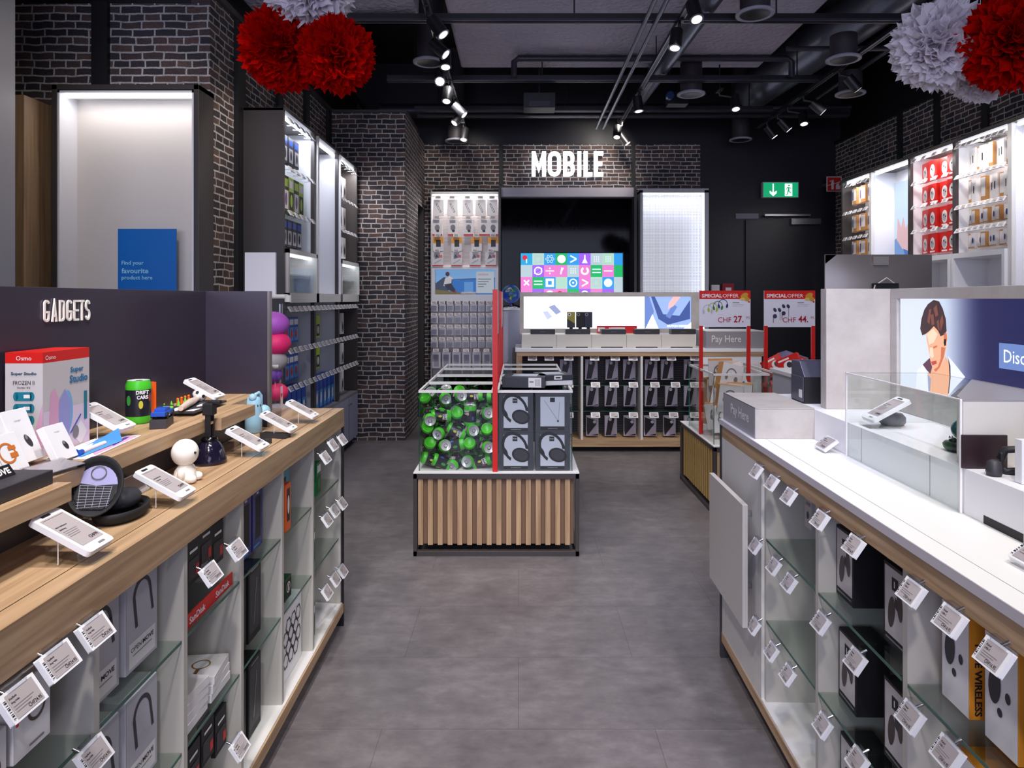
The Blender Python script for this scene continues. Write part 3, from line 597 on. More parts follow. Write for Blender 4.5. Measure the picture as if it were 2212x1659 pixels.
# lower peg wall
for i in range(19): FTAG.at((XF+.02,4.80+i*.108,1.375),PI/2,'price tag right under the left wall cabinets, %s from the camera'%ORD[i])
for i in range(5): P4.at((XF-.09,4.80+i*.1,1.12),PI/2,'blue gadget pack hanging top row lower left wall, %s from the camera'%ORD[i])
for i in range(3): P6.at((XF-.09,5.53+i*.12,1.12),PI/2,'lime pack hanging top row, lower left wall, %s from the camera'%ORD[i])
for i in range(3): P5.at((XF-.09,6.27+i*.16,1.11),PI/2,'white cable pack, top row of lower far left bay, %s from the camera'%ORD[i])
for i in range(5): P4.at((XF-.09,4.80+i*.1,.84),PI/2,'blue gadget pack second row of the lower left wall, %s from the camera'%ORD[i])
for i in range(3): P6.at((XF-.09,5.53+i*.12,.86),PI/2,'lime pack second row of the lower left wall, %s from the camera'%ORD[i])
for i in range(3): P5.at((XF-.09,6.27+i*.16,.82),PI/2,'white cable pack second row of the lower far left bay, %s from the camera'%ORD[i])
for i in range(11): P7.at((XF-.09,4.81+i*.117+(.11 if i>4 else 0),.527),PI/2,'blue boxed game standing on the low left cabinets, %s from the camera'%ORD[i])
for i in range(3): P5.at((XF-.09,6.27+i*.16,.56),PI/2,'white cable pack bottom row of the lower far left bay, %s from the camera'%ORD[i])
for k,z in enumerate((1.08,.815)):
    for i in range(18): FTAG.at((XF+.02,4.80+i*.115,z),PI/2,'price tag, %s hook row of the lower left wall, %s from the camera'%(('middle','bottom')[k],ORD[i]))
# stack of soft balls behind the counter end
STK=[('purple',(170,84,190),.085,0,1.31),('pink',(226,36,110),.082,.012,1.205),('grey',(150,146,150),.075,.0,1.11),('violet',(110,60,160),.055,-.005,1.035),('small pink',(232,40,100),.06,.02,.94),('light grey',(176,172,176),.075,.02,.82)]
for n_,c,r,dx,z in STK:
    m=MB().ball((0,0,0),r,mat(c,.6,name='plush_'+n_.replace(' ','_')),20,sz=.82); m.box(-.01,-.01,-r*.85,.01,.01,-r*.75,BLACK)
    o=m.build('plush_cushion'); o.location=(-1.335+dx,3.72,z); tag(o,'round %s soft cushion stacked beside the black counter panel'%n_,'cushion')
tag(MB().tube([(-1.34,3.84,0),(-1.34,3.84,1.42)],.014,METAL).tube([(-1.34,3.84,.0),(-1.34,3.84,.02)],.15,BLACK,20).box(-1.40,3.62,.735,-1.27,3.86,.75,METAL).build('cushion_stand'),'thin metal stand holding the stacked round cushions','stand')
t=thing('white_sign_board','blank white sign board on a white arm behind the black panel','sign',(-1.51,4.0,0))
MB().box(-.09,-.01,1.47,.09,.01,1.72,WHITE2).build('board',t,bev=.002); MB().tube([(-.1,0,0),(-.1,0,1.47)],.014,WHITE,10).tube([(-.1,0,1.462),(.16,0,1.462)],.014,WHITE,10).tube([(.16,0,1.47),(.16,0,1.43)],.02,WHITE,10).build('stand_arm',t); MB().tube([(-.1,0,0),(-.1,0,.015)],.14,WHITE,24).build('foot',t)
# ============================================================ oak counter on the left
YE=3.04; YN=.25
t=thing('oak_counter','long oak-topped display counter with white glass-shelved bays, left of aisle','counter',(0,0,0),fr='L')
m=MB().box(-1.35,YN,.935,-.80,YE,.963,OAKY).box(-.797,YN,.935,-.752,YE,.963,OAKY).box(-.775,YN,.884,-.752,YE,.935,OAKY).box(-1.35,YE-.02,.884,-.775,YE,.935,OAKX); m.build('worktop',t)
DY=[.58,.92,1.259,1.60,1.934,2.273,2.619,3.02]
for i,y in enumerate(DY[:-1]): MB().box(-1.15,y-.009,.10,-.765,y+.009,.884,DIVM).build('divider',t)
MB().box(-1.16,YN,.10,-1.15,YE,.884,DIVM).build('back_panel',t)
MB().box(-1.15,YN,.10,-.757,YE-.01,.105,WHITE).box(-1.15,YN,.061,-.752,YE,.10,OAKY).build('bottom_board',t)
MB().box(-1.15,YN,0,-.83,YE-.03,.061,BLACK).build('plinth',t)
MB().box(-1.35,YE-.012,0,-.752,YE-.0,.884,BLACK).build('end_panel',t); MB().box(-1.15,YE-.024,.105,-.762,YE-.012,.884,DIVM).build('divider',t)
for i in range(len(DY)-1):
    for z in (.65,.39):
        MB().box(-1.14,DY[i]+.012,z,-.77,DY[i+1]-.012,z+.007,SGLASS).box(-.77,DY[i]+.012,z,-.7685,DY[i+1]-.012,z+.007,GEDGE).build('glass_shelf',t)
# raised oak shelf in stepped lengths on a black riser
MB().box(-1.165,YN,.963,-.98,2.6,1.054,DARK).build('riser',t)
for xf,ya,yb in ((-.867,YN,1.347),(-.923,1.349,1.52),(-.913,1.522,2.058),(-.878,2.06,2.33)):
    MB().box(-1.165,ya,1.0535,xf-.032,yb,1.09,OAKY).box(xf-.0305,ya,1.0535,xf,yb,1.09,OAKY).build('raised_shelf',t,bev=.0008)
MB().box(-1.165,2.33,1.0535,-.96,2.59,1.09,OAKY).build('raised_shelf',t)
MB().box(-1.19,YN,.963,-1.165,2.6,1.478,PANEL).box(-1.165,2.592,.963,-.93,2.612,1.478,PANEL).build('back_screen',t,bev=.001)
MB().box(-.93,2.588,.963,-.922,2.616,1.478,mat((120,112,110),.3,.5,name='metal_edge_trim')).build('edge_strip',t)
t=thing('gadgets_letters','white raised GADGETS letters on the black counter screen','lettering',(-1.164,1.79,1.419),PI/2,'L')
f=FR((0,0,0),(1,0,0)); LT=mat((244,238,230),.4,0,0,name='cream_letter')
for ch,x in zip('GADGETS',(-.082,-.053,-.024,.005,.033,.057,.082)): letter(ch,.0205 if ch!='T' else .018,.055,.0055,f,LT,.0005,.0035,x,0).build('letter',t)
# ============================================================ things on the oak counter (frame L)
# e-paper tablets on clear stands
def tablet_proto():
    t=thing('price_display','d','price display',(0,0,-20)); A=math.radians(28.6)
    # local: tablet slopes down towards -Y; front foot at origin
    f=FR((0,.055,.052),(1,0,0),(0,math.cos(A),math.sin(A)))
    m=MB(); w,h=.077,.125; r=.008; P=[]
    for cx,cy,a0 in ((w/2-r,h/2-r,0),(-w/2+r,h/2-r,PI/2),(-w/2+r,-h/2+r,PI),(w/2-r,-h/2+r,1.5*PI)):
        for k in range(5): P.append((cx+r*math.cos(a0+k*PI/8),cy+r*math.sin(a0+k*PI/8)))
    m.poly(P,f,WHITE2,-.006,.011); hs=m.build('housing',t,bev=.0015)
    m=MB().rect(-.031,-.042,.031,.048,f,EINK,.0056); m.rect(-.018,.052,.006,.0575,f,INK,.0056).rect(-.0,-.055,.018,-.0505,f,GREY,.0056)
    m.text('Mini Helikopter',-.026,.018,.0045,f,INK,.006,align='L',bold=.02).text('Spielzeug',-.026,.010,.0045,f,INK,.006,align='L',bold=.02)
    for k in range(4): m.rect(-.026,.002-k*.005,.012-k*.003,.0035-k*.005,f,GREY,.006)
    m.text('CHF99',.026,-.032,.008,f,INK,.006,align='R',bold=.02,xs=.8); m.rect(-.028,.044,.028,.0445,f,INK,.006); m.build('display',hs)
    m=MB().box(-.03,-.005,0,.03,.085,.002,GLASS).box(-.03,.083,0,.03,.085,.06,GLASS).box(-.034,-.008,0,.034,-.005,.012,GLASS).tube([(-.032,.06,.002),(-.032,.06,.052)],.001,PAPER,6); m.build('clear_stand',t); return t
TB=Multi(tablet_proto())
ZW=.9635; ZS=1.0905
for x,y,z,lab in ((-.768,1.28,ZW,'white e-paper price display nearest the camera on the oak counter'),(-.768,1.62,ZW,'white e-paper price display beside the glowing white toy figure'),(-.772,2.13,ZW,'white e-paper price display in front of two black slim cases'),
   (-.775,2.42,ZW,'white e-paper price display in front of the blue toy'),(-.775,2.69,ZW,'white e-paper price display at the far end of the oak counter'),(-1.0,2.34,ZS,'white e-paper price display behind the small football, on the raised shelf'),(-1.0,1.78,ZS,'white e-paper price display beside the red and white studio box')):
    TB.at((x,y,z),PI/2,lab,'L')
o=tag(MB().add([(-.03,0,0),(.03,0,0),(.03,.04,.035),(-.03,.04,.035)],[(0,1,2,3)],EINK).box(-.032,.0,-.0,.032,.05,.006,WHITE2).add([(-.032,-.002,.002),(.032,-.002,.002),(.032,.04,.038),(-.032,.04,.038),(-.032,.05,.002),(.032,.05,.002)],[(3,2,5,4),(0,3,4),(1,5,2)],WHITE2).build('price_tag'),'small square price tag standing behind the white toy figure','price tag'); put(o,(-.93,1.72,ZW),PI/2,'L')
# white figure night light
GLOW=mat((246,240,230),.35,0,0,name='soft_white_silicone')
t=thing('toy_figure','round-headed white toy figure night light sitting on oak counter','toy',(-.872,1.82,ZW),PI/2,'L')
MB().lathe([(.0,.0),(.028,0),(.030,.006),(.026,.03),(.016,.045),(.012,.05)],GLOW,24).ball((-.018,-.022,.012),.012,GLOW,12,sy=1.4).ball((.018,-.022,.012),.012,GLOW,12,sy=1.4).ball((-.03,-.004,.026),.010,GLOW,12,sz=1.6).ball((.03,-.004,.026),.010,GLOW,12,sz=1.6).build('body',t)
MB().ball((0,0,.078),.034,GLOW,28,sz=1.05).build('head',t); MB().ball((.012,-.0325,.08),.0035,BLACK,8).ball((-.012,-.0325,.08),.0035,BLACK,8).build('eyes',t)
# bell-shaped dark toy with a clamp head
BLUK=mat((24,20,40),.12,name='gloss_dark_blue')
t=thing('spinner_toy','glossy dark bell-shaped gadget with upright clamp on oak counter','gadget',(-.90,2.03,ZW),PI/2,'L')
MB().lathe([(0,0),(.047,0),(.048,.006),(.045,.02),(.038,.045),(.028,.06),(.02,.066),(.012,.072)],BLUK,32).build('base',t)
MB().lathe([(.022,.064),(.024,.07),(.02,.076),(.012,.08)],mat((10,9,12),.15),24).build('collar',t)
MB().box(-.013,-.008,.07,-.010,.008,.15,BLACK).box(.010,-.008,.07,.013,.008,.15,BLACK).box(-.012,-.007,.115,.012,.007,.122,mat((206,170,110),.3)).build('column',t)
MB().cb(0,0,.16,.034,.03,.036,BLACK).cb(.006,-.014,.178,.02,.034,.012,BLACK).build('clamp_head',t,bev=.003)
# pouch
t=thing('open_pouch','open black zip pouch with mesh pocket lying on the oak counter','pouch',(-.875,1.53,ZW),PI/2+.15,'L')
FAB=mat((22,21,24),.75,name='black_fabric'); 
MB().lathe([(0,0),(.062,0),(.074,.006),(.08,.016),(.081,.026),(.077,.027),(.07,.014),(.0,.010)],FAB,32,sx=1,sy=.66).build('tray',t)
MB().lathe([(.0,.022),(.045,.022),(.06,.03),(.062,.042),(.052,.052),(.02,.057),(0,.058)],mat((40,40,46),.6),24,c=(.012,.004,0),sx=.85,sy=.62).build('folded_headset',t)
m=MB(); m.T=Matrix.Translation((-.075,.03,.030))@Matrix.Rotation(math.radians(-62),4,'Y')@Matrix.Rotation(math.radians(14),4,'X')
m.lathe([(0,.0),(.05,0),(.062,.006),(.066,.02),(.062,.021),(.056,.008),(0,.005)],FAB,32,c=(.055,0,0),sx=1,sy=.8); m.build('lid',t)
m2=MB(); m2.T=m.T; NET=mat((150,148,170),.6,name='mesh_pocket'); LL=mat((150,146,190),.6,name='lilac_lining'); q_=lambda z:Matrix.Translation((0,0,z)); m2.ell(.055,0,.047,.04,q_(.008),LL,0,n=28); m2.poly([(.008+.0,-.02),(.03,-.036),(.062,-.041),(.058,.0),(.064,.041),(.03,.036),(.008,.02)],q_(.0098),FAB,0)
for k in range(9): m2.line(.016+.005*k,-.03,.010+.006*k,.03,.0009,q_(.0104),NET,0)
for k in range(5): m2.line(.012,-.026+.013*k,.058,-.03+.015*k,.0009,q_(.0106),NET,0)
m2.arc(.085,0,.014,.0022,0,6.28,q_(.0102),CHAR,0,24)
m2.build('mesh_pocket',t)
# two black cases
for x,y,lab in ((-.865,2.30,'near'),(-.835,2.40,'far')):
    o=tag(MB().cb(0,0,.008,.10,.034,.016,CHAR).cb(0,0,.0165,.09,.026,.001,BLACK).build('slim_case',bev=.002),'slim black case on the oak counter, %s one of the two before the blue toy'%lab,'case'); put(o,(x,y,ZW),-.25,'L')
# blue toy
PB=mat((150,192,214),.5,name='pale_blue_plastic')
t=thing('blue_toy','pale blue plastic handled toy with eyes standing on oak counter','toy',(-.945,2.49,ZW),PI/2-.5,'L')
MB().lathe([(0,0),(.027,0),(.030,.004),(.0305,.05),(.029,.095),(.026,.118),(.02,.128),(0,.13)],PB,28).build('body',t)
MB().ball((-.012,-.01,.128),.014,PB,16,sz=1.1).build('nose',t)
MB().tube([(.004,0,.12),(.01,0,.138),(.024,0,.142),(.034,0,.13),(.034,0,.09)],.006,PB,10).build('handle',t)
MB().ball((.045,.0,.07),.026,PB,18,sz=.95).build('wheel_pod',t)
m=MB(); f=FR((0,-.0302,.1),(1,0,0)); m.ell(-.007,0,.0022,.0045,f,BLACK).ell(.004,0,.0022,.0045,f,BLACK); m.build('eyes',t)
# bottle
t=thing('clear_bottle','slim clear bottle with red heart label on the oak counter end','bottle',(-.985,2.83,ZW),PI/2,'L')
MB().lathe([(0,0),(.024,0),(.026,.01),(.026,.12),(.024,.15),(.012,.175),(.011,.2),(0,.2)],FILM,24).build('bottle',t); m=MB(); f=FR((.0,-.0265,.085),(1,0,0)); m.rect(-.014,-.05,.014,.04,f,mat((236,220,224),.4)); m.ell(-.004,.005,.006,.006,f,RED,.001).ell(.004,.005,.006,.006,f,RED,.001).poly([(-.009,.003),(.009,.003),(0,-.011)],f,RED,.001); m.build('label',t)
MB().lathe([(0,.198),(.013,.198),(.013,.212),(0,.212)],PAPER,16).build('cap',t)
# red and white studio box
t=thing('studio_kit_box','tall white and red boxed studio kit standing by the black screen','box',(-1.112,1.645,ZS),.0,'L')
bw,bd,bh=.085,.17,.237; T1=mat((18,118,140),.5,name='teal_print'); PK=mat((212,160,190),.5,name='pink_print'); LIL=mat((150,150,205),.5,name='lilac_print')
MB().box(-bw/2,-bd/2,0,bw/2,bd/2,bh*.895,mat((196,190,192),.5)).box(-bw/2,-bd/2,bh*.895,bw/2,bd/2,bh,RED).build('carton',t)
f=FR((0,-bd/2-.0005,0),(1,0,0)); m=MB()
m.text('Osmo',0,bh*.945,.010,f,PAPER); m.text('Super Studio',0,.188,.009,f,mat((20,70,90),.5),w=.058,bold=.03).text('FROZEN II',0,.168,.009,f,INK,w=.048).text('Starter Kit',0,.157,.005,f,INK,w=.03)
for k in range(4):
    z=.137-k*.027; m.rect(-.018,z-.010,.018,z+.010,f,T1).ell(-.018,z,.006,.010,f,T1,.0005).ell(.018,z,.006,.010,f,T1,.0005); m.rect(0,z-.004,.014,z+.004,f,PAPER,.0008)
m.poly([(.042,.0),(.042,.12),(.026,.06),(.03,.0)],f,PK,.0003); m.build('side_print',t)
f=FR((bw/2+.0005,0,0),(0,1,0)); m=MB(); m.text('Osmo',-.06,bh*.945,.010,f,PAPER); m.rect(-bd/2,0,bd/2,.1,f,mat((214,196,214),.5),.0002)
m.text('Super',.035,.186,.017,f,mat((30,110,160),.5),w=.05,bold=.03).text('Studio',.042,.165,.019,f,mat((30,110,160),.5),w=.07,bold=.03)
m.poly([(-.07,.01),(-.04,.01),(-.03,.12),(-.045,.15),(-.06,.14)],f,PK,.0005).poly([(-.035,.02),(.005,.0),(.01,.11),(-.01,.145),(-.03,.12)],f,LIL,.0006).ell(-.0,.09,.02,.05,f,mat((120,170,215),.5),.0004)
m.poly([(.02,.03),(.05,.06),(.075,.03),(.05,.0)],f,PAPER,.0006).line(.01,.035,.05,.075,.004,f,BLU,.0008).rect(.062,.06,.074,.13,f,T1,.0008).ell(.03,.035,.012,.016,f,GREY,.001); m.build('front_print',t)
# leaning white boxes, holder
def lean(name,lab,x,y,w,d,h,ang,art,side=WHITE2):
    t=thing(name,lab,'box',(x,y,ZS),PI/2,'L',rx=-math.radians(ang)); MB().box(-w/2,-d,0,w/2,0,h,side).build('carton',t,bev=.001)
    f=FR((0,-d-.0005,h/2),(1,0,0)); m=MB(); art(m,f,w,h); m.build('front_print',t); return t
def a_bud(m,f,w,h): m.text('eargo',0,h*.28,h*.03,f,GREY,w=w*.25); m.ell(w*.12,-h*.12,w*.1,h*.13,f,CHAR,.0006,rot=.4).ell(w*.08,-h*.05,w*.05,h*.05,f,GREY,.0008)
lean('earphone_box','tall white earphone box leaning on raised oak shelf, behind two others',-1.06,1.475,.075,.03,.118,22,a_bud); lean('earphone_box','smaller white earphone box leaning rightmost on the raised oak shelf',-.995,1.515,.066,.016,.083,26,a_bud)
def a_or(m,f,w,h): m.arc(0,0,w*.24,w*.05,0,6.28,f,mat((206,110,30),.4),.0006,20); m.rect(w*.06,-h*.14,w*.3,-h*.02,f,mat((206,110,30),.4),.0007).rect(w*.06,h*.06,w*.3,h*.16,f,mat((206,110,30),.4),.0007); m.line(-w*.3,-h*.3,-w*.34,h*.2,.001,f,GREY)
lean('ring_case_box','white box with orange ring print leaning at far left edge',-1.03,1.40,.085,.016,.082,24,a_or)
o=tag(MB().box(-.05,-.035,0,.05,.035,.008,FILM).box(-.045,-.03,.006,.045,.03,.0075,EINK).build('price_tag'),'flat clear price tag lying in front of the leaning white boxes','price tag'); put(o,(-.955,1.43,ZS+.004),PI/2-.2,'L',rx=.12)
# black demo box
t=thing('headphone_demo_box','low black demo box with raised white-lettered bar, near left edge','display box',(-.98,1.145,ZS),0,'L')
MB().box(-.085,-.19,0,.085,.19,.027,CHAR).build('box',t,bev=.0015)
f=FR((0,0,.0275),(1,0,0),(0,1,0)); f2=FR((.03,.10,.036),(0,1,0),(-.55,0,.8)); m=MB().rect(-.055,-.012,.055,.012,f2,BLACK,-.004,.006); m.text('OPENMOVE',0,0,.013,f2,PAPER,.0025,w=.095,bold=.04); m.build('name_bar',t)
m=MB(); m.ell(.05,-.0,.022,.014,f,METAL,.001,.002).ell(.055,-.06,.022,.014,f,METAL,.001,.002).rect(-.05,-.12,.03,.02,f,LGREY,.001,.003); m.build('controls',t)
# drift car can with orange strap, brochure, pens, toy car
def can_mesh(m,r=.033,h=.122,extra=True):
    G=mat((70,186,40),.35,name='can_green'); K=mat((34,34,44),.25,name='can_dark')
    m.lathe([(0,.004),(r*.82,.004),(r*.86,0),(r*.9,.003),(r,.012),(r*1.0,.022)],G,20)
    m.lathe([(r*.985,.022),(r*.985,h-.026)],K,20); m.lathe([(r,h-.026),(r*1.0,h-.014),(r*.88,h-.003),(r*.86,h)],G,20); m.lathe([(r*.86,h),(r*.8,h),(r*.78,h-.004),(0,h-.004)],mat((196,196,200),.3,.25,name='can_lid'),20).lathe([(r*.3,h-.0035),(r*.34,h-.001),(r*.22,h-.001)],GREY,12)
def can_art(m,r,h,a0=0,txt=True):
    for k,(a,z,s_,c) in enumerate(((.3,.5,.5,(60,150,60)),(.9,.42,.35,(150,60,110)),(1.7,.6,.4,(210,90,30)),(2.6,.4,.45,(70,90,170)),(3.6,.55,.5,(60,150,60)),(4.6,.45,.4,(200,190,60)),(5.4,.6,.4,(150,60,60)))):
        a+=a0; f=FR((r*math.cos(a),r*math.sin(a),h*z),(-math.sin(a),math.cos(a),0)); m.ell(0,0,r*.22*s_*2,h*.12*s_*2,f,mat(c,.4),-.0004,n=10)
    if txt:
        for a in (a0-PI/2,a0+PI/2):
            f=FR((r*1.01*math.cos(a),r*1.01*math.sin(a),h*.68),(-math.sin(a),math.cos(a),0)); m.text('DRIFT',0,.007,.011,f,PAPER,.0006,w=.034,bold=.04).text('CARS',0,-.007,.011,f,PAPER,.0006,w=.03,bold=.04)
t=thing('drift_car_can','large green and black toy can with orange side on raised shelf','can',(-1.085,1.985,ZS),PI/4,'L')
m=MB(); can_mesh(m,.034,.124); m.build('can',t); m=MB(); can_art(m,.034,.124); m.build('can_print',t)
m=MB(); f=FR((.018,.022,.062),(1,.2,0)); m.rect(.0,-.045,.036,.05,f,mat((244,92,16),.4,name='orange_plastic'),-.006,.012); m.build('orange_remote',t,bev=.005)
t=thing('brochure','pink and violet printed leaflet lying on the raised oak shelf','leaflet',(-1.01,1.66,ZS),PI/2+.1,'L')
m=MB().box(-.13,-.05,0,.13,.05,.002,PAPER); f=FR((0,0,.0021),(1,0,0),(0,1,0)); m.build('sheet',t); m=MB(); m.poly([(-.1,-.045),(.12,-.045),(.12,.02),(.04,.045)],f,PK,.0001).poly([(.0,-.04),(.11,-.03),(.09,.03)],f,mat((90,60,150),.5),.0003).rect(.06,-.02,.11,.01,f,PAPER,.0005); m.build('print',t)
t=thing('marker_pack','clear blue pack of marker pens lying on the leaflet','pen pack',(-1.0,1.63,ZS+.003),PI/2+.06,'L')
for k in range(3): MB().tube([(-.065,-.012+.012*k,.007),(.03,-.012+.012*k,.007)],.0055,PAPER,10).tube([(-.08,-.012+.012*k,.007),(-.065,-.012+.012*k,.007)],.006,BLU,10).build('marker',t)
MB().add([(-.085,-.022,0),(.085,-.026,.001),(.1,-.01,.03),(.09,.02,.012),(-.085,.022,.001),(.03,.0,.016)],[(0,1,5),(1,2,5),(2,3,5),(3,4,5),(4,0,5)],SKY).build('wrapper',t)
o=tag(MB().cb(0,0,.011,.034,.072,.022,CHAR).cb(0,0,.0225,.026,.06,.001,BLACK).build('car_remote',bev=.002),'black remote controller block under the tiny blue toy car','remote'); put(o,(-.99,1.93,ZS),.25,'L'); o.scale=(1.25,1.2,1.1)
t=thing('toy_car','tiny blue toy racing car sitting on the black controller','toy car',(-.99,1.935,ZS+.0255),.15,'L'); t.scale=(1.35,1.35,1.35)
MB().cb(0,0,.009,.028,.056,.009,BLU).cb(0,-.003,.016,.022,.028,.008,BLU).cb(0,.026,.02,.028,.006,.002,BLACK).build('body',t,bev=.002)
for x in (-.013,.013):
    for y in (-.017,.018): MB().tube([(x-.003,y,.006),(x+.003,y,.006)],.006,BLACK,12).build('wheel',t)
# table football field
t=thing('finger_football_set','toy football pitch board with green and orange goal posts','board game',(-1.03,2.2,ZS),PI/2,'L')
WT=mat((206,176,140),.5)
m=MB().box(-.11,-.055,.008,.13,.06,.014,CHAR); f=FR((0,0,.0145),(1,0,0),(0,1,0)); m.ell(.04,-.02,.05,.012,f,PAPER,.0).ell(-.06,.02,.04,.01,f,PAPER,0,rot=.3).poly([(-.1,-.05),(-.05,-.05),(-.06,-.03),(-.1,-.025)],f,PAPER); m.build('board',t,bev=.001)
MB().tube([(-.12,-.02,.026),(0,.005,.028),(.12,.03,.026)],[.008,.012,.006],mat((216,196,180),.5),12).build('bat',t)
GP=mat((120,200,60),.4); OP=mat((240,100,20),.4)
for k in range(4): MB().tube([(-.08+.045*k,.05,.014),(-.08+.045*k,.05,.036)],[.006,.001],GP,8).build('green_peg',t)
for k in range(4): MB().tube([(.03+.025*k,.062,.0),(.03+.025*k,.062,.03)],[.005,.004],OP,8).ball((.03+.025*k,.062,.032),.005,OP,8).build('orange_peg',t)
for x,z in ((-.09,.03),): MB().lathe([(0,0),(.035,0),(.03,.012),(.0,.014)],PAPER,20,c=(-.15,.02,0),sy=.6).build('white_shell',t)
t=thing('toy_football','small black and white football on a clear ring','ball',(-1.06,2.315,ZS),0,'L')
MB().lathe([(.012,0),(.02,0),(.02,.004),(.012,.014),(.009,.014)],FILM,16).build('ring_stand',t)
m=MB().ball((0,0,.034),.023,PAPER,20)
for a,b in ((-1.5,.5),(-.6,-.1),(-2.4,-.1),(-1.5,-.7),(-.4,.9),(.2,0),(-1.5,1.57)):
    n_=Vector((math.cos(a)*math.cos(b),math.sin(a)*math.cos(b),math.sin(b))); u=Vector((-math.sin(a),math.cos(a),0)); v=n_.cross(u); f=FR(Vector((0,0,.034))+n_*.0226,u,v); m.ell(0,0,.0065,.0065,f,BLACK,.0002,n=5)
m.build('ball',t)
# ============================================================ goods in the oak counter bays
def art_open(m,f,w,h):
    m.arc(0,h*.22,w*.26,w*.07,.0,PI,f,CHAR,.001,sy=1.1); m.line(-w*.26,h*.24,-w*.18,-h*.08,w*.08,f,CHAR,.001); m.line(w*.26,h*.24,w*.34,-h*.02,w*.07,f,CHAR,.001)
    m.rect(-w*.42,-h*.46,w*.42,-h*.2,f,PAPER,.0008); m.text('OPEN',-w*.36,-h*.28,h*.05,f,INK,.0012,w=w*.32,align='L').text('MOVE',w*.36,-h*.28,h*.05,f,INK,.0012,w=w*.36,align='R',bold=.03); m.rect(-w*.3,-h*.35,w*.3,-h*.34,f,GREY,.0012)
OPN=Multi(carton('headphone_box','b','box',.125,.10,.205,mat((212,210,216),.4),art_open,mat((184,182,192),.4)))
for i,y in enumerate((1.345,1.495)):
    for k,z in enumerate((.658,.398)): OPN.at((-.86,y,z),PI/2,'clear-fronted OPENMOVE headphone box, %s of two on the %s shelf'%(('left','right')[i],('upper','lower')[k]),'L')
def art_ring(m,f,w,h): m.arc(w*.1,h*.05,w*.22,w*.06,0,6.28,f,mat((80,60,50),.4),.001,24); m.rect(-w*.45,-h*.02,-w*.38,h*.12,f,RED,.001).rect(-w*.1,-h*.42,w*.3,-h*.39,f,GREY,.001)
RB=Multi(carton('ring_case_box','b','box',.085,.03,.12,PAPER,art_ring,PAPER))
for y,z,lab in ((1.12,.715,'upper right'),(1.02,.67,'lower left'),(1.06,.398,'on the glass shelf')): RB.at((-.80 if z>.5 else -.86,y,z),PI/2,'white ring case box in the nearest bay, %s'%lab,'L')
# third bay
t=thing('memory_card_tray','memory card tray with red SanDisk front strip on glass shelf','tray',(-.80,1.76,.658),PI/2,'L')
MB().box(-.14,-.02,0,.14,.12,.004,FILM).build('base',t)
m=MB(); f=FR((0,-.02,.02),(1,0,0)); m.rect(-.14,-.02,.14,.014,f,RED,-.002,.003); m.text('SanDisk',-.07,-.004,.017,f,PAPER,.0015,w=.085,bold=.02).text('SanDisk',.075,-.004,.017,f,PAPER,.0015,w=.085,bold=.02); m.build('front_strip',t)
def art_card(m,f,w,h): m.rect(-w*.4,-h*.4,w*.4,h*.05,f,CHAR).rect(-w*.3,h*.2,w*.3,h*.26,f,PAPER).rect(w*.15,-h*.35,w*.4,-h*.12,f,RED,.001)
MC=Multi(pack('memory_card_pack','p','pack',.07,.11,.012,BLACK,art_card))
for i,(y,z) in enumerate(((1.70,.745),(1.77,.76),(1.84,.74))): MC.at((-.80,y,z),PI/2,'black memory card pack hanging above the SanDisk tray, %s from the camera'%ORD[i],'L')
for i,(y,z) in enumerate(((1.70,.235),(1.78,.25),(1.86,.225),(1.74,.11))): MC.at((-.80,y,z),PI/2,'black memory card pack at the counter bottom, %s from the camera'%ORD[i],'L')
def flatbox(lab,x,y,z,rz):
    t=thing('bracelet_box',lab,'box',(x,y,z),rz,'L'); MB().box(-.06,-.055,0,.06,.055,.022,PAPER).build('carton',t,bev=.001); f=FR((0,0,.0225),(1,0,0),(0,1,0)); MB().arc(.005,0,.022,.004,0,6.28,f,mat((140,100,50),.4),0,24).rect(-.05,-.005,-.018,.005,f,mat((140,100,50),.4)).build('lid_print',t)
for k in range(3): flatbox('flat white box with golden ring, far stack, %s from the bottom'%ORD[k],-.84,1.84,.3975+.0225*k,PI/2+.05*k)
for k in range(4): flatbox('flat white box with golden ring, near stack, %s from the bottom'%ORD[k],-.84,1.70,.3975+.0225*k,PI/2-.04*k)
# fourth bay: blue boxes and black boxes
NB=mat((28,34,120),.35,name='royal_blue_card')
def art_blue(m,f,w,h): m.rect(-w*.2,-h*.34,w*.3,h*.36,f,BLACK).rect(-w*.4,-h*.46,w*.2,-h*.43,f,SKY).rect(-w*.1,h*.4,w*.1,h*.43,f,PAPER)
BB=Multi(carton('phone_case_box','b','box',.085,.09,.19,NB,art_blue,NB))
for i,y in enumerate((1.99,2.085,2.18)): BB.at((-.86,y,.658),PI/2,'royal blue box with black window on the glass shelf, %s from the camera'%ORD[i],'L')
def art_blk(m,f,w,h): m.rect(-w*.4,-h*.4,w*.4,h*.42,f,CHAR).line(-w*.1,-h*.3,w*.15,h*.3,w*.04,f,METAL,.001).rect(-w*.3,h*.44,w*.3,h*.46,f,GREY)
KB=Multi(carton('accessory_box','b','box',.10,.11,.225,BLACK,art_blk,BLACK))
for z,w_ in ((.398,'middle glass shelf'),(.108,'bottom board')):
    for i,y in enumerate((2.01,2.13)): KB.at((-.86,y,z),PI/2,'tall glossy black box on the %s, %s of the pair'%(w_,('near','far')[i]),'L')
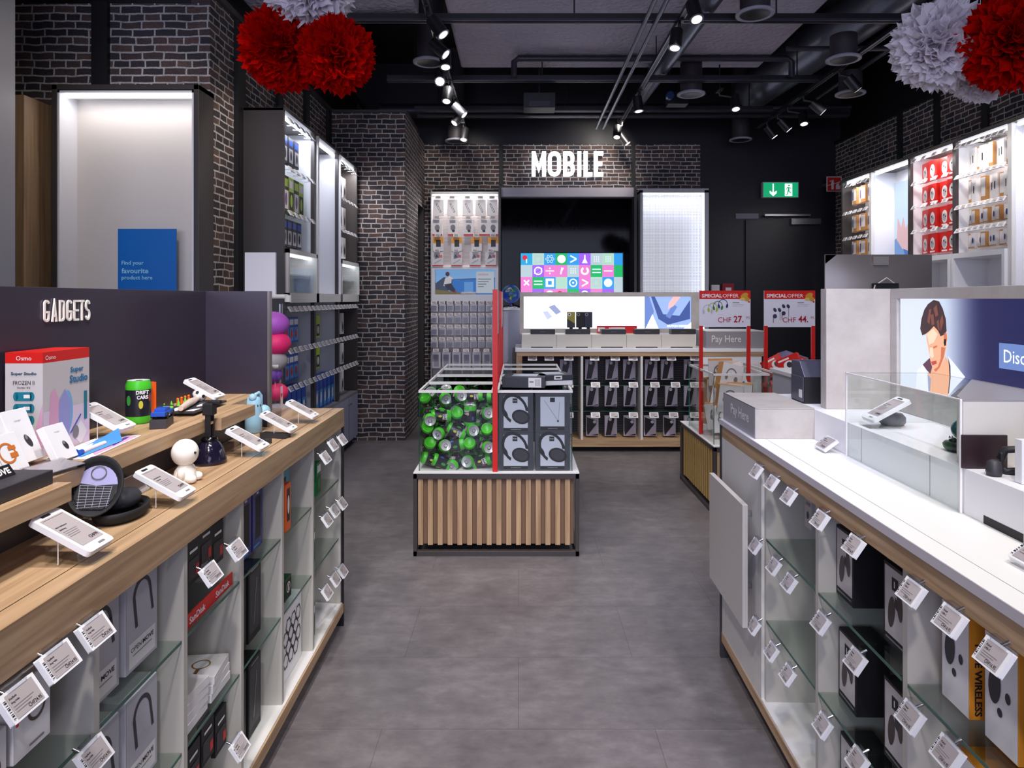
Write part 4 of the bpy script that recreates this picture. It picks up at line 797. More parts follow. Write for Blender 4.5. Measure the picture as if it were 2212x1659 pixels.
# fifth bay
def art_o(m,f,w,h): m.rect(-w*.3,-h*.3,w*.3,h*.4,f,INK).ell(0,h*.05,w*.2,h*.2,f,PAPER,.001)
o_=carton('smart_home_box','orange and white slim box beside the teal one on glass shelf','box',.05,.06,.16,mat((226,92,30),.4),art_o,mat((226,92,30),.4)); put(o_,(-.80,2.34,.658),PI/2,'L')
o_=carton('smart_home_box','teal box on the upper glass shelf of the fifth bay','box',.11,.07,.185,mat((60,150,178),.4),lambda m,f,w,h:m.rect(-w*.15,-h*.1,w*.2,h*.3,f,INK).rect(-w*.4,-h*.4,w*.4,-h*.36,f,PAPER),mat((60,150,178),.4)); put(o_,(-.86,2.46,.658),PI/2,'L')
o_=carton('puck_box','small black and green box with round logo on the middle shelf','box',.07,.06,.075,mat((10,60,30),.4),lambda m,f,w,h:m.rect(-w*.42,-h*.42,w*.42,h*.42,f,BLACK).arc(0,h*.05,w*.24,w*.06,0,6.28,f,PAPER,.001,20).rect(-w*.06,-h*.1,w*.06,h*.2,f,PAPER,.001),mat((10,90,50),.4)); put(o_,(-.82,2.40,.398),PI/2,'L')
t=thing('marble_figure','small grey and white figure standing beside the green puck box','figure',(-.83,2.335,.398),PI/2,'L'); MB().lathe([(0,0),(.02,0),(.022,.03),(.012,.05)],LGREY,16).build('body',t); MB().ball((0,0,.065),.022,PAPER,16).build('head',t)
for i,(y,z) in enumerate(((2.45,.74),(2.40,.66))): pass
def art_hive(m,f,w,h):
    for r in range(4):
        for q in range(3): m.arc(-w*.2+w*.2*q+w*.1*(r%2)+w*.05,-h*.22+h*.15*r,w*.10,w*.025,0,6.28,f,INK,.001,6)
    m.rect(-w*.45,h*.0,-w*.37,h*.16,f,INK).rect(-w*.45,-h*.3,-w*.37,-h*.14,f,INK)
o_=carton('starter_kit_box','large white box with black honeycomb print on the bottom board','box',.27,.2,.25,WHITE2,art_hive,WHITE2); put(o_,(-.90,2.445,.106),PI/2,'L')
# sixth bay
GR=mat((20,130,70),.4,name='deep_green_card')
GB=Multi(pack('plant_sensor_pack','p','pack',.06,.13,.03,GR,art_bars(mat((10,70,40),.4),PAPER,GR)))
for i,(y,z) in enumerate(((2.67,.70),(2.76,.66),(2.68,.41),(2.68,.12))): GB.at((-.80,y,z),PI/2,'green pack in the farthest counter bay, %s from the top'%ORD[i],'L')
tag(put(MB().box(-.1,-.06,0,.1,.06,.012,PAPER).build('leaflet_pile'),(-.85,2.9,.106),1.4,'L'),'white leaflets lying on the bottom board of the farthest bay','leaflets')
# price tags on the oak counter
for i,(x,y) in enumerate(((45,1512),(125,1430),(205,1365))): ltag(x,y,'price tag under the oak edge at lower left, %s from the left'%ORD[i])
ltag(202,1634,'price tag at the bottom left on the glass shelf rail',L=.74); ltag(455,1240,'price tag over the memory cards above the red SanDisk strip'); ltag(512,1188,'price tag just right of the memory cards near the white divider'); ltag(517,1614,'price tag over the memory cards at the counter bottom')
for k,row in enumerate((((702.6,989),(718.6,962),(739,950)),((706,1124),(722,1104),(739,1088)),((706,1280),(724,1252),(740,1234)))):
    for i,(x,y) in enumerate(row): ltag(x,y,'price tag at the counter far end, %s row, %s from the left'%(('top','middle','bottom')[k],ORD[i]),L=.735)
# ============================================================ slatted bin with clear cases
def bin_base(name,lab,w,d,h,loc,slats_front=True,slat_n=16,side_slats=False):
    t=thing(name,lab,'display bin',loc)
    m=MB()
    for x in (-w/2,w/2-.022): m.box(x,-d/2,0,x+.022,-d/2+.03,h,DARK).box(x,d/2-.03,0,x+.022,d/2,h,DARK)
    for z in (0,h-.03): m.box(-w/2,-d/2,z,w/2,-d/2+.03,z+.03,DARK).box(-w/2,d/2-.03,z,w/2,d/2,z+.03,DARK).box(-w/2,-d/2,z,-w/2+.022,d/2,z+.03,DARK).box(w/2-.022,-d/2,z,w/2,d/2,z+.03,DARK)
    m.build('frame',t,bev=.002)
    MB().box(-w/2+.02,-d/2+.034,.06,w/2-.03,d/2-.045,h-.02,mat((120,92,70),.5)).build('inner_body',t)
    MB().box(-w/2,-d/2,h,w/2,d/2,h+.006,PAPER).build('base_top',t)
    n_=slat_n; p=(w-.05)/n_
    for k in range(n_): MB().box(-w/2+.025+p*k+p*.02,-d/2+.012,.06,-w/2+.025+p*(k+.52),-d/2+.046,h-.028,OAKZ).build('slat',t)
    if side_slats:
        MB().box(-w/2+.014,-d/2+.03,.06,-w/2+.02,d/2-.03,h-.02,INK).build('dark_backing',t)
        n2=int((d-.05)/.058)
        for k in range(n2): y=-d/2+.03+.058*k; MB().box(-w/2+.010,y,.06,-w/2+.014,y+.034,h-.028,mat((196,160,92),.5,name='honey_oak_slat')).build('slat',t)
    return t
GX0,GX1,GY0,GY1=-.592,.342,3.84,5.50
bin_base('slatted_display_bin','oak-slatted low display bin with black frame, centre of the aisle',GX1-GX0,GY1-GY0,.465,((GX0+GX1)/2,(GY0+GY1)/2,0))
def case(lab,x0,x1,y0,y1,z0,z1):
    t=thing('clear_case',lab,'clear case',((x0+x1)/2,(y0+y1)/2,z0)); w=(x1-x0)/2; d=(y1-y0)/2; h=z1-z0; e=.004
    m=MB().box(-w,-d,0,w,-d+e,h,GLASS).box(-w,d-e,0,w,d,h,GLASS).box(-w,-d,0,-w+e,d,h,GLASS).box(w-e,-d,0,w,d,h,GLASS); m.build('acrylic_walls',t)
    m=MB()
    for x in (-w,w-e):
        for y in (-d,d-e): m.box(x,y,0,x+e,y+e,h,TGEDGE)
    m.build('corner_edges',t)
    m=MB().box(-w-.002,-d-.002,h,w+.002,-d+.012,h+.014,PAPER).box(-w-.002,d-.012,h,w+.002,d+.002,h+.014,PAPER).box(-w-.002,-d,h,-w+.010,d,h+.014,PAPER).box(w-.010,-d,h,w+.002,d,h+.014,PAPER); m.build('top_rim',t)
ys=[3.875,4.27,4.68,5.12,5.46]
for i in range(4):
    for k,(x0,x1) in enumerate(((-.566,-.144),(-.120,.306))): case('clear case on the centre bin, %s column, %s row from the front'%(('left','right')[k],ORD[i]),x0,x1,ys[i]+.003,ys[i+1]-.003,.472,.915)
# red-posted sign seen edge on
t=thing('offer_sign_stand','red-posted offer sign seen edge-on in the centre bin','sign stand',(-.132,4.6,.472))
for i,y in enumerate((3.853,4.32,4.9,5.42)): MB().box(-.011 if i else -.014,y-4.6,0,.011 if i else .014,y-4.6+.014,1.03,RED).build('post',t)
for i,y in enumerate((3.87,4.92)): MB().box(-.002,y-4.6+(.02),.76,.006,y-4.6+.48,1.03,PAPER).build('sign_panel',t)
# cans
def can_proto(k):
    t=thing('toy_can','c','can',(0,0,-20)); m=MB(); m.T=Matrix.Translation((0,0,-.058)); can_mesh(m,.036,.116); m.build('can',t); m=MB(); m.T=Matrix.Translation((0,0,-.058)); can_art(m,.0362,.116,k); m.build('can_print',t); return t
CANS=[Multi(can_proto(0)),Multi(can_proto(1.2))]
rc=random.Random(5); cols=5; LAY=['bottom','second','third','fourth','top']
for L_ in range(5):
    for d_ in range(3):
        for c_ in range(cols):
            if L_==4 and rc.random()<.25: continue
            x=-.52+c_*.083+rc.uniform(-.012,.012); y=3.935+d_*.105+rc.uniform(-.012,.012); z=.515+L_*.088+rc.uniform(-.008,.008)
            o=rc.choice([0,0,1,2,3,1]); rx,ry,rz=[(PI/2+rc.uniform(-.4,.4),0,rc.uniform(-.5,.5)),(0,PI/2+rc.uniform(-.5,.5),rc.uniform(-.4,.4)),(rc.uniform(-.5,.5),rc.uniform(-.6,.6),rc.uniform(0,6)),(PI/2+.6,rc.uniform(-.4,.4),PI+rc.uniform(-.6,.6))][o]
            if o==1: x=min(max(x,-.50),-.21)
            pose=('end facing out','lying sideways','standing tilted','tipped backwards')[o]
            CANS[(L_+c_+d_)%2].at((x,y,z),rz,'green toy can %s, %s layer, %s column, %s row from the front glass'%(pose,LAY[L_],ORD[c_],ORD[d_]),rx=rx,ry=ry)
# headphone boxes
SLATE=mat((52,54,62),.5,name='slate_card'); PG=mat((186,190,202),.5,name='pale_grey_print')
def art_hp(m,f,w,h):
    m.rect(-w*.36,-h*.38,w*.34,h*.44,f,PG,.0005); headphones(m,f,w*.98,h,BLACK,-w*.03,h*.02,1.1); m.rect(-w*.1,h*.28,w*.04,h*.40,f,BLACK,.0018); m.text('fresh',-w*.03,h*.34,h*.025,f,PAPER,.0022,w=w*.10); m.rect(-w*.36,-h*.46,w*.34,-h*.39,f,BLACK,.001); m.text('headphones',0,-h*.425,h*.02,f,PAPER,.0014,w=w*.28)
def art_nb(m,f,w,h):
    m.rect(-w*.36,-h*.34,w*.34,h*.44,f,PG,.0005); m.line(-w*.25,h*.35,w*.14,-h*.18,w*.012,f,GREY,.001).line(w*.2,h*.3,w*.16,-h*.18,w*.01,f,GREY,.001).ell(w*.15,-h*.2,w*.03,h*.03,f,CHAR,.0012).rect(-w*.08,h*.30,w*.06,h*.42,f,BLACK,.0012).rect(-w*.36,-h*.44,w*.34,-h*.36,f,BLACK,.001).text('earphones',0,-h*.40,h*.02,f,PAPER,.0014,w=w*.28)
HB=Multi(carton('headphone_box','b','box',.196,.085,.215,SLATE,art_hp,SLATE)); 
for i,x in enumerate((-.014,.195)):
    for k in range(2):
        if i==1 and k==1: continue
        HB.at((x,3.925,.473+.2165*k),0,'dark headphone box in the centre bin, %s column, %s'%(('left','right')[i],('bottom','top')[k]))
o_=carton('earphone_box','dark earphone box with thin cable picture, top right in centre bin','box',.196,.085,.215,SLATE,art_nb,SLATE); put(o_,(.195,3.925,.6895))
for i,x in enumerate((-.014,.195)):
    for k in range(2): HB.at((x,4.05,.473+.2165*k),0,'dark headphone box second behind the glass, %s column, %s'%(('left','right')[i],('bottom','top')[k]))
for i,(x,y,rz,w_) in enumerate(((.04,4.08,-.12,.25),(.21,4.18,.22,.2))):
    t=thing('headphone_box','%s flat dark box lying on top of the clear cases'%('wider left' if i==0 else 'smaller right'),'box',(x,y,.930),rz)
    MB().box(-w_/2,-.1,0,w_/2,.1,.062,SLATE).build('carton',t,bev=.001); f=FR((0,-.1006,.031),(1,0,0)); m=MB()
    if i==0: m.rect(.03,-.028,.105,.028,f,PAPER).rect(.036,.0,.06,.008,f,GREY,.001); [m.rect(.07+.008*k,-.02,.073+.008*k,.02,f,GREY,.001) for k in range(4)]
    else: m.rect(-.02,.004,.03,.028,f,PAPER).rect(-.095,-.028,.095,-.002,f,PAPER).rect(-.01,.012,.02,.02,f,BLACK,.001)
    m.build('sticker',t); f=FR((0,0,.0622),(1,0,0),(0,1,0)); MB().rect(-w_*.3,-.06,w_*.3,.07,f,PG).build('lid_print',t)
# ============================================================ right bins
RB0=bin_base('slatted_display_bin','second slatted low bin behind the white counter, right of aisle',1.0,.95,.46,(1.80,5.02,0),side_slats=True)
case('clear case full of white headphone boxes, left on the right bin',1.315,1.69,4.60,5.27,.466,.93)
case('clear case full of red boxes, right on the right bin',1.765,2.20,4.60,5.35,.466,.93)
BRN=mat((196,140,80),.5,name='kraft_card')
def art_wh(m,f,w,h): m.arc(-w*.02,h*.06,w*.24,w*.05,.2,PI-.1,f,GREY,.001,sy=1.2,rot=.2); m.ell(-w*.25,-h*.02,w*.07,h*.1,f,GREY,.0012); m.ell(w*.2,-h*.05,w*.09,h*.11,f,GREY,.0012); m.ell(w*.3,-h*.3,w*.06,h*.04,f,BLU,.001)
WB=Multi(carton('headphone_carton','b','box',.17,.06,.19,BRN,art_wh,PAPER))
rr=random.Random(3)
spots_=[(1.42,4.72,.52),(1.58,4.74,.52),(1.42,4.9,.52),(1.58,4.95,.52),(1.42,5.1,.52),(1.58,5.15,.54),(1.43,4.73,.66),(1.57,4.76,.67),(1.43,4.92,.67),(1.58,4.98,.68),(1.44,5.12,.68),(1.45,4.80,.80),(1.58,4.83,.80),(1.47,5.02,.82)]
for i,p in enumerate(spots_): WB.at(((p[0]-1.5)*.62+1.502,(p[1]-4.93)*.8+4.93,p[2]+.0),rr.uniform(-.45,.45),'white and kraft headphone box, %s from the bottom in the left case'%ORD[i],rx=rr.uniform(-.3,.2),ry=rr.uniform(-.3,.3))
def art_rd(m,f,w,h): m.rect(-w*.48,-h*.48,w*.48,h*.48,f,RED,.0002).ell(0,0,w*.24,h*.24,f,PAPER,.001).rect(-w*.4,h*.3,w*.1,h*.4,f,PAPER,.001).ell(w*.02,0,w*.12,h*.16,f,CHAR,.0014)
DB=Multi(carton('earphone_pack','b','box',.16,.05,.13,RED,art_rd)); GB2=Multi(carton('speaker_box','b','box',.2,.1,.1,mat((120,120,160),.4),lambda m,f,w,h:[m.ell(-w*.3+w*.2*k,0,w*.06,h*.2,f,CHAR) for k in range(4)]))
for i,p in enumerate([(1.86,4.75,.52),(2.05,4.8,.52),(1.88,5.0,.54),(2.08,5.1,.54),(1.9,4.8,.64),(2.06,4.9,.66),(1.88,5.1,.68),(1.92,4.85,.76),(2.08,5.0,.78),(1.90,5.05,.88),(2.05,4.84,.87),(1.93,4.78,.90)]): DB.at(((p[0]-1.98)*.75+1.98,(p[1]-4.95)*.8+4.95,p[2]+.02),rr.uniform(-.7,.7),'red and white earphone pack, %s from the bottom in the right case'%ORD[i],rx=rr.uniform(-.9,.2),ry=rr.uniform(-.5,.5))
for i,p in enumerate([(2.05,5.12,.93),(2.02,4.72,.60)]): GB2.at(p,rr.uniform(-.4,.5),'bluish grey speaker box %s the red earphone packs'%('on top of','buried below')[i],ry=.3,rx=-.3)
def offer(lab,x0,x1,y,price,art):
    t=thing('special_offer_sign',lab,'sign',((x0+x1)/2,y,.47)); w=x1-x0; z0,z1=1.243-.47,1.508-.47
    for s_ in (-1,1): MB().box(s_*(w/2-.013)-.013,-.008,0,s_*(w/2-.013)+.013,.008,z0+.01,RED).build('post',t)
    MB().box(-w/2,-.006,z0,w/2,.002,z1,mat((226,224,238),.35,name='sign_card_white')).build('panel',t)
    f=FR((0,-.0065,(z0+z1)/2),(1,0,0)); h=z1-z0; m=MB().rect(-w/2,h*.27,w/2,h/2,f,RED)
    m.text('SPECIAL',-w*.455,h*.36,h*.10,f,PAPER,.001,align='L',w=w*.40,bold=.03).text('OFFER',-w*.045,h*.36,h*.10,f,PAPER,.001,align='L',w=w*.31)
    GO=mat((196,150,50),.4,name='gold_ribbon'); m.ell(w*.38,h*.36,w*.08,h*.07,f,GO,.0012,rot=.5).ell(w*.42,h*.28,w*.07,h*.06,f,GO,.0014,rot=-.6).ell(w*.34,h*.27,w*.05,h*.04,f,mat((220,190,90),.4),.0016).ell(w*.47,h*.19,w*.018,h*.025,f,RED,.001)
    art(m,f,w,h); m.text('CHF',-w*.14,-h*.30,h*.14,f,mat((170,20,40),.4),.001,align='L',w=w*.26).text(price,w*.17,-h*.28,h*.18,f,mat((170,20,40),.4),.001,align='L',w=w*.19,bold=.02).text('95',w*.41,-h*.24,h*.07,f,mat((170,20,40),.4),.001,align='L',w=w*.07)
    m.rect(w*.15,h*.16,w*.28,h*.18,f,GREY).rect(w*.15,h*.11,w*.38,h*.12,f,LGREY).rect(w*.15,h*.07,w*.35,h*.08,f,LGREY); m.build('sign_print',t)
def hpa(m,f,w,h):
    for k,c in enumerate(((190,190,196),(170,190,60),(60,120,60),(30,50,120))): x=-w*.34+w*.10*k; y=-h*.02+h*.05*k; m.arc(x,y,w*.085,w*.012,.1,PI+.1,f,mat(c,.4),.001,sy=1.1,rot=-.1); m.ell(x-w*.08,y-h*.06,w*.022,h*.06,f,mat(c,.4),.0012,rot=.2); m.ell(x+w*.08,y-h*.05,w*.022,h*.06,f,mat(c,.4),.0012,rot=-.2)
def epa(m,f,w,h):
    B_=mat((60,60,90),.4)
    for x,y in ((-w*.29,-h*.03),(-w*.12,h*.07)): m.ell(x,y,w*.03,h*.06,f,B_,.001,rot=.5).ell(x+w*.09,y,w*.03,h*.06,f,B_,.001,rot=.5).line(x+w*.10,y,x+w*.10,y-h*.28,w*.008,f,B_,.001)
    for x,y in ((-w*.29,-h*.2),(-w*.12,-h*.12)): m.ell(x,y,w*.04,h*.06,f,B_,.001).line(x-w*.03,y,x-w*.03,y-h*.18,w*.012,f,B_,.001)
offer('SPECIAL OFFER sign on red posts, left one priced CHF 27',1.310,1.680,4.95,'27.',hpa)
offer('SPECIAL OFFER sign on red posts, right one priced CHF 44',1.779,2.148,4.95,'44.',epa)
# ============================================================ rear mobile counter
RY=6.45
t=thing('mobile_counter','white-topped oak counter of phone cases below the lit screen','counter',(0,RY,0))
MB().box(-.03,0,.945,2.34,.62,.978,WHITE2).box(-.02,.004,.905,2.34,.60,.945,OAKX).build('worktop',t,bev=.002)
MB().box(-.02,.004,.05,.035,.5,.905,OAKZ).box(-.02,.0,.05,2.3,.5,.115,OAKX).build('carcass',t)
MB().box(-.06,.02,0,-.02,.55,.945,DARK).box(0,.12,0,2.3,.5,.05,BLACK).build('plinth',t)
for x in (.60,1.165,1.72): MB().box(x-.011,.004,.115,x+.011,.45,.905,WHITE).build('divider',t)
m=MB().box(.03,.36,.115,1.74,.38,.905,MID)
for k in range(34): m.box(.03,.352,.13+.0225*k,1.74,.36,.138+.0225*k,CHAR)
m.build('slat_panel',t); MB().box(1.74,.01,.115,2.3,.03,.905,WHITE2).build('closed_front',t)
for a,b in ((.035,.589),(.611,1.154),(1.176,1.709)): 
    for z in (.62,.375): MB().box(a,.05,z,b,.34,z+.006,SGLASS).box(a,.048,z,b,.05,z+.006,GEDGE).build('glass_shelf',t)
for i in range(5): pass
m=MB().box(.03,.10,.978,1.70,.42,1.105,OFFW); m.build('white_riser',t,bev=.002)
m=MB()
for i in range(5): m.box(.12+.335*i,.097,.978,.12+.335*i+.21,.1,.988,BLACK)
for i in range(4): m.box(.365+.335*i,.097,.98,.368+.335*i,.1,1.103,GREY)
m.build('riser_slots',t)
def lit_img(c,e=1.6): return mat(c,.4,0,e,name='lit_%02x%02x%02x'%tuple(c))
t=thing('rear_light_screen','wide lit advertising screen on the rear counter','screen',(.93,RY+.50,1.09))
w2=.9155; MB().box(-w2,-.02,0,w2,.10,.055,CONC).box(-w2,-.02,.38,w2,.10,.425,CONC).box(-w2,-.02,.055,-w2+.04,.10,.38,CONC).box(w2-.09,-.02,.055,w2,.10,.38,CONC).build('frame',t)
x0,x1,z0,z1=-w2+.04,w2-.09,.055,.38; f=FR((0,-.0,0),(1,0,0)); m=MB().rect(x0,z0,x1,z1,f,lit_img((236,246,255),2.2),.0)
xs_=x0+(x1-x0)*.722; m.rect(xs_,z0,x1,z1,f,lit_img((150,176,236),1.2),.001)
W_=lambda a:xs_+(x1-xs_)*a; Z_=lambda b:z0+(z1-z0)*b; D1=lit_img((70,92,160),1); D2=lit_img((108,136,204),1.1); SK=lit_img((240,190,190),1.1); WW=lit_img((240,248,255),2)
m.poly([(W_(0),Z_(0)),(W_(.12),Z_(0)),(W_(.2),Z_(.55)),(W_(.1),Z_(1)),(W_(0),Z_(1))],f,D2,.002).poly([(W_(.02),Z_(0)),(W_(.3),Z_(0)),(W_(.17),Z_(.45))],f,WW,.003).poly([(W_(.14),Z_(1)),(W_(.22),Z_(1)),(W_(.4),Z_(.45)),(W_(.75),Z_(.4)),(W_(.98),Z_(.9)),(W_(.98),Z_(.3)),(W_(.5),Z_(.12)),(W_(.3),Z_(.3))],f,D1,.0025)
m.poly([(W_(.62),Z_(1)),(W_(.78),Z_(1)),(W_(.62),Z_(.7)),(W_(.5),Z_(.6)),(W_(.52),Z_(.8))],f,SK,.004).line(W_(.5),Z_(.35),W_(.66),Z_(.72),.05,f,D2,.0035).text('DUTCH DESIGN',W_(.72),Z_(.08),.022,f,WW,.005,w=.22,bold=.04).poly([(W_(.84),Z_(.0)),(W_(1),Z_(.0)),(W_(1),Z_(.2))],f,WW,.003)
A_=lit_img((150,160,200),1.1); m.poly([(x0+.25,z0+.22),(x0+.31,z0+.245),(x0+.38,z0+.17),(x0+.33,z0+.14)],f,A_,.002).poly([(x0+.19,z0+.17),(x0+.24,z0+.18),(x0+.29,z0+.12),(x0+.24,z0+.09)],f,lit_img((184,190,220),1.3),.003)
m.line(x0+.02,z0+.06,x0+.45,z0+.03,.02,f,lit_img((206,218,240),1.8),.001).line(x0+.08,z0+.3,x0+.12,z0+.26,.01,f,lit_img((206,218,240),1.8),.001)
m.build('lit_picture',t)
LABX=('leftmost','second from the left','middle','fourth from the left','rightmost')
for i,x in enumerate((.115,.455,.80,1.125,1.475)):
    t=thing('black_display_box','low black display box on the rear counter riser, %s'%LABX[i],'display box',(x+.12,RY+.2,1.1055)); MB().box(-.118,-.06,0,.118,.06,.048,CHAR).build('box',t,bev=.002); f=FR((0,-.0605,.024),(1,0,0)); MB().text('dbramante',0,0,.008,f,GREY,w=.05).build('lettering',t)
def phone_case(lab,x,y,c,z,rz=0,flap=None):
    t=thing('phone_case',lab,'phone case',(x,y,z),rz)
    m=MB().box(-.04,-.005,.012,.04,.005,.165,c); m.build('shell',t,bev=.004); f=FR((0,-.0052,0),(1,0,0)); m=MB()
    m.ell(-.017,.14,.017,.017,f,PAPER if flap else GREY,.0005).ell(-.017,.14,.008,.008,f,BLACK,.001)
    if flap: m.poly([(-.04,.012),(.04,.012),(.04,.05),(-.04,.1)],f,CHAR,.0008)
    m.build('camera_cutout',t); MB().box(-.015,-.02,-.001,.015,.03,.014,BLACK).build('stand',t)
phone_case('olive and black phone case standing on the rear counter',.512,RY+.2,mat((150,140,60),.5),1.155,flap=1); phone_case('black phone case with camera hole standing beside the olive one',.60,RY+.2,BLACK,1.155)
phone_case('plain dark blue phone case standing right of the black one',.68,RY+.2,mat((34,38,60),.5),1.155)
t=thing('red_offer_strip','red and white offer strip lying behind the black display boxes','leaflet',(.98,RY+.35,1.1055)); MB().box(-.2,0,0,.2,.004,.075,RED).build('strip',t); f=FR((0,-.0005,.037),(1,0,0)); MB().rect(-.19,-.02,-.12,.02,f,PAPER).rect(-.08,-.02,.08,.02,f,PAPER).build('print',t)
# phone case packs in rear counter
def art_ph(m,f,w,h): m.poly([(-w*.42,-h*.46),(w*.0,-h*.44),(w*.30,h*.34),(w*.22,h*.42),(-w*.12,h*.45),(-w*.22,h*.38)],f,mat((34,28,36),.4),.0008); m.ell(-w*.06,h*.33,w*.13,h*.085,f,LGREY,.0012,n=12); m.poly([(w*.0,-h*.46),(w*.46,-h*.46),(w*.46,-h*.40)],f,BLACK,.001)
def art_pd(m,f,w,h): m.poly([(-w*.46,-h*.2),(-w*.46,h*.44),(w*.36,h*.26),(w*.3,h*.06),(-w*.38,-h*.46)],f,mat((30,26,32),.4),.0008); m.ell(w*.18,h*.2,w*.14,h*.08,f,LGREY,.0012,n=12); m.poly([(-w*.1,-h*.46),(w*.46,-h*.46),(w*.46,-h*.38)],f,BLACK,.001)
PH=Multi(pack('phone_case_pack','p','pack',.118,.195,.03,mat((168,160,176),.5),art_ph)); PD=Multi(pack('phone_case_pack','p','pack',.118,.195,.03,mat((168,160,176),.5),art_pd))
T0=1475/6.55
rows=((.70,((1210,0),(1322,0),(1360,0),(1407,0),(1442,0),(1490,0))),(.445,((1213,0),(1320,0),(1361,0),(1405,0),(1451,0),(1490,0))),(.158,((1220,0),(1320,0),(1361,1),(1405,1),(1447,1),(1490,1))))
rows=((.70,(1223,1278,1322,1360,1407,1442,1492)),(.445,(1223,1280,1320,1361,1407,1451,1492)),(.158,(1223,1280,1320,1361,1405,1447,1492)))
for k,(z,xs_) in enumerate(rows):
    for i,px in enumerate(xs_):
        X=(px-CX)*6.55/F; q=PD if (k==2 and i in (1,3,4,5)) else PH
        q.at((X,RY+.13,z-.03),0,'phone case pack, rear counter, %s row, %s from the left'%(('top','middle','bottom')[k],ORD[i]))
        FTAG.at((X+.02,RY+.03,z+.185+(.0 if k else .0)),0,'price tag, rear counter, %s row, %s from the left'%(('top','middle','bottom')[k],ORD[i]),scale=(1.3,1.3,1.3))
for i,px in enumerate((1150,1186)): FTAG.at(((px-CX)*6.5/F,RY+.03,.885),0,'price tag at the top left of the rear counter, %s from the left'%ORD[i],scale=(1.3,1.3,1.3))
# pay-here box, rear
t=thing('pay_here_box','grey Pay Here box on the rear counter behind the signs','sign box',(2.05,RY+.2,.9785))
MB().box(-.27,-.18,0,.27,.2,.16,mat((150,146,152),.5)).build('box',t); MB().box(-.272,-.182,.16,.272,.202,.168,WHITE2).build('lid',t)
f=FR((0,-.181,.08),(1,0,0)); MB().text('Pay Here',-.22,0,.085,f,PAPER,.001,align='L',w=.28,bold=.01).build('lettering',t)
# left cabinet and globe
t=thing('tall_cabinet','pale grey cabinet carrying the globe beside the rear counter','cabinet',(-.13,7.12,0)); MB().box(-.15,0,.06,.25,.5,1.33,mat((170,168,184),.5)).box(-.16,-.01,1.33,.26,.5,1.35,WHITE).box(-.15,-.002,.7,.25,0,.705,GREY).build('body',t); MB().box(-.14,.03,0,.24,.48,.06,BLACK).build('plinth',t)
t=thing('desk_globe','small blue world globe on the grey cabinet','globe',(-.08,7.32,1.3505))
MB().lathe([(0,0),(.07,0),(.07,.01),(.012,.018),(.01,.05),(0,.05)],CHROME,20).build('base',t)
m=MB().ball((0,0,.15),.098,mat((22,80,190),.3,0,.2,name='globe_blue'),28); GG=mat((40,150,60),.4,0,.2,name='globe_green'); YY=mat((220,190,60),.4,0,.2,name='globe_yellow')
def patch(a,b,r1,r2,c,rot=0):
    n_=Vector((math.cos(a)*math.cos(b),math.sin(a)*math.cos(b),math.sin(b))); u=Vector((-math.sin(a),math.cos(a),0)); v=n_.cross(u); P=[]
    for k in range(14):
        t_=2*PI*k/14; q=.85+.3*math.sin(3*t_+a*5); x=r1*q*math.cos(t_); y=r2*q*math.sin(t_); x,y=x*math.cos(rot)-y*math.sin(rot),x*math.sin(rot)+y*math.cos(rot)
        P.append(Vector((0,0,.15))+(n_+u*x+v*y).normalized()*.0988)
    m.add(P,[tuple(range(14))],c)
patch(-1.5,-.05,.28,.5,GG); patch(-1.75,.45,.5,.3,YY,.2); patch(-1.1,.5,.4,.3,GG); patch(-1.62,-.5,.14,.22,YY); patch(-2.3,.7,.3,.2,GG); m.build('sphere',t)
# colourful television
t=thing('television','flat television showing coloured squares with science icons','television',(.60,7.7,1.637))
tx,tz=.575,.325; MB().box(-tx-.012,0,-tz-.012,tx+.012,.04,tz+.012,BLACK).build('casing',t,bev=.003); MB().box(-.3,-.05,-1.637,.3,.2,-1.60,BLACK).box(-.05,.04,-1.62,.05,.08,-.2,BLACK).build('stand',t)
f=FR((0,-.001,0),(1,0,0)); C_={'c':(40,150,226),'g':(170,210,190),'G':(10,176,96),'p':(226,120,200),'v':(156,90,232),'w':(176,196,204),'b':(20,160,214)}
E_={k:mat(v,.4,0,1.1,name='tv_tile_'+k+('' if k.islower() else '_dark')) for k,v in C_.items()}; IW=mat((226,240,255),.4,0,1.3,name='tv_icon'); IR=mat((214,20,40),.4,0,1.1,name='tv_red')
G_=['bgcGcvwgc','wvppwpGpG','pGcgcpgcw','pvppGvpvw','cGvpgcGpc']; m=MB(); cw=2*tx/8.75; 
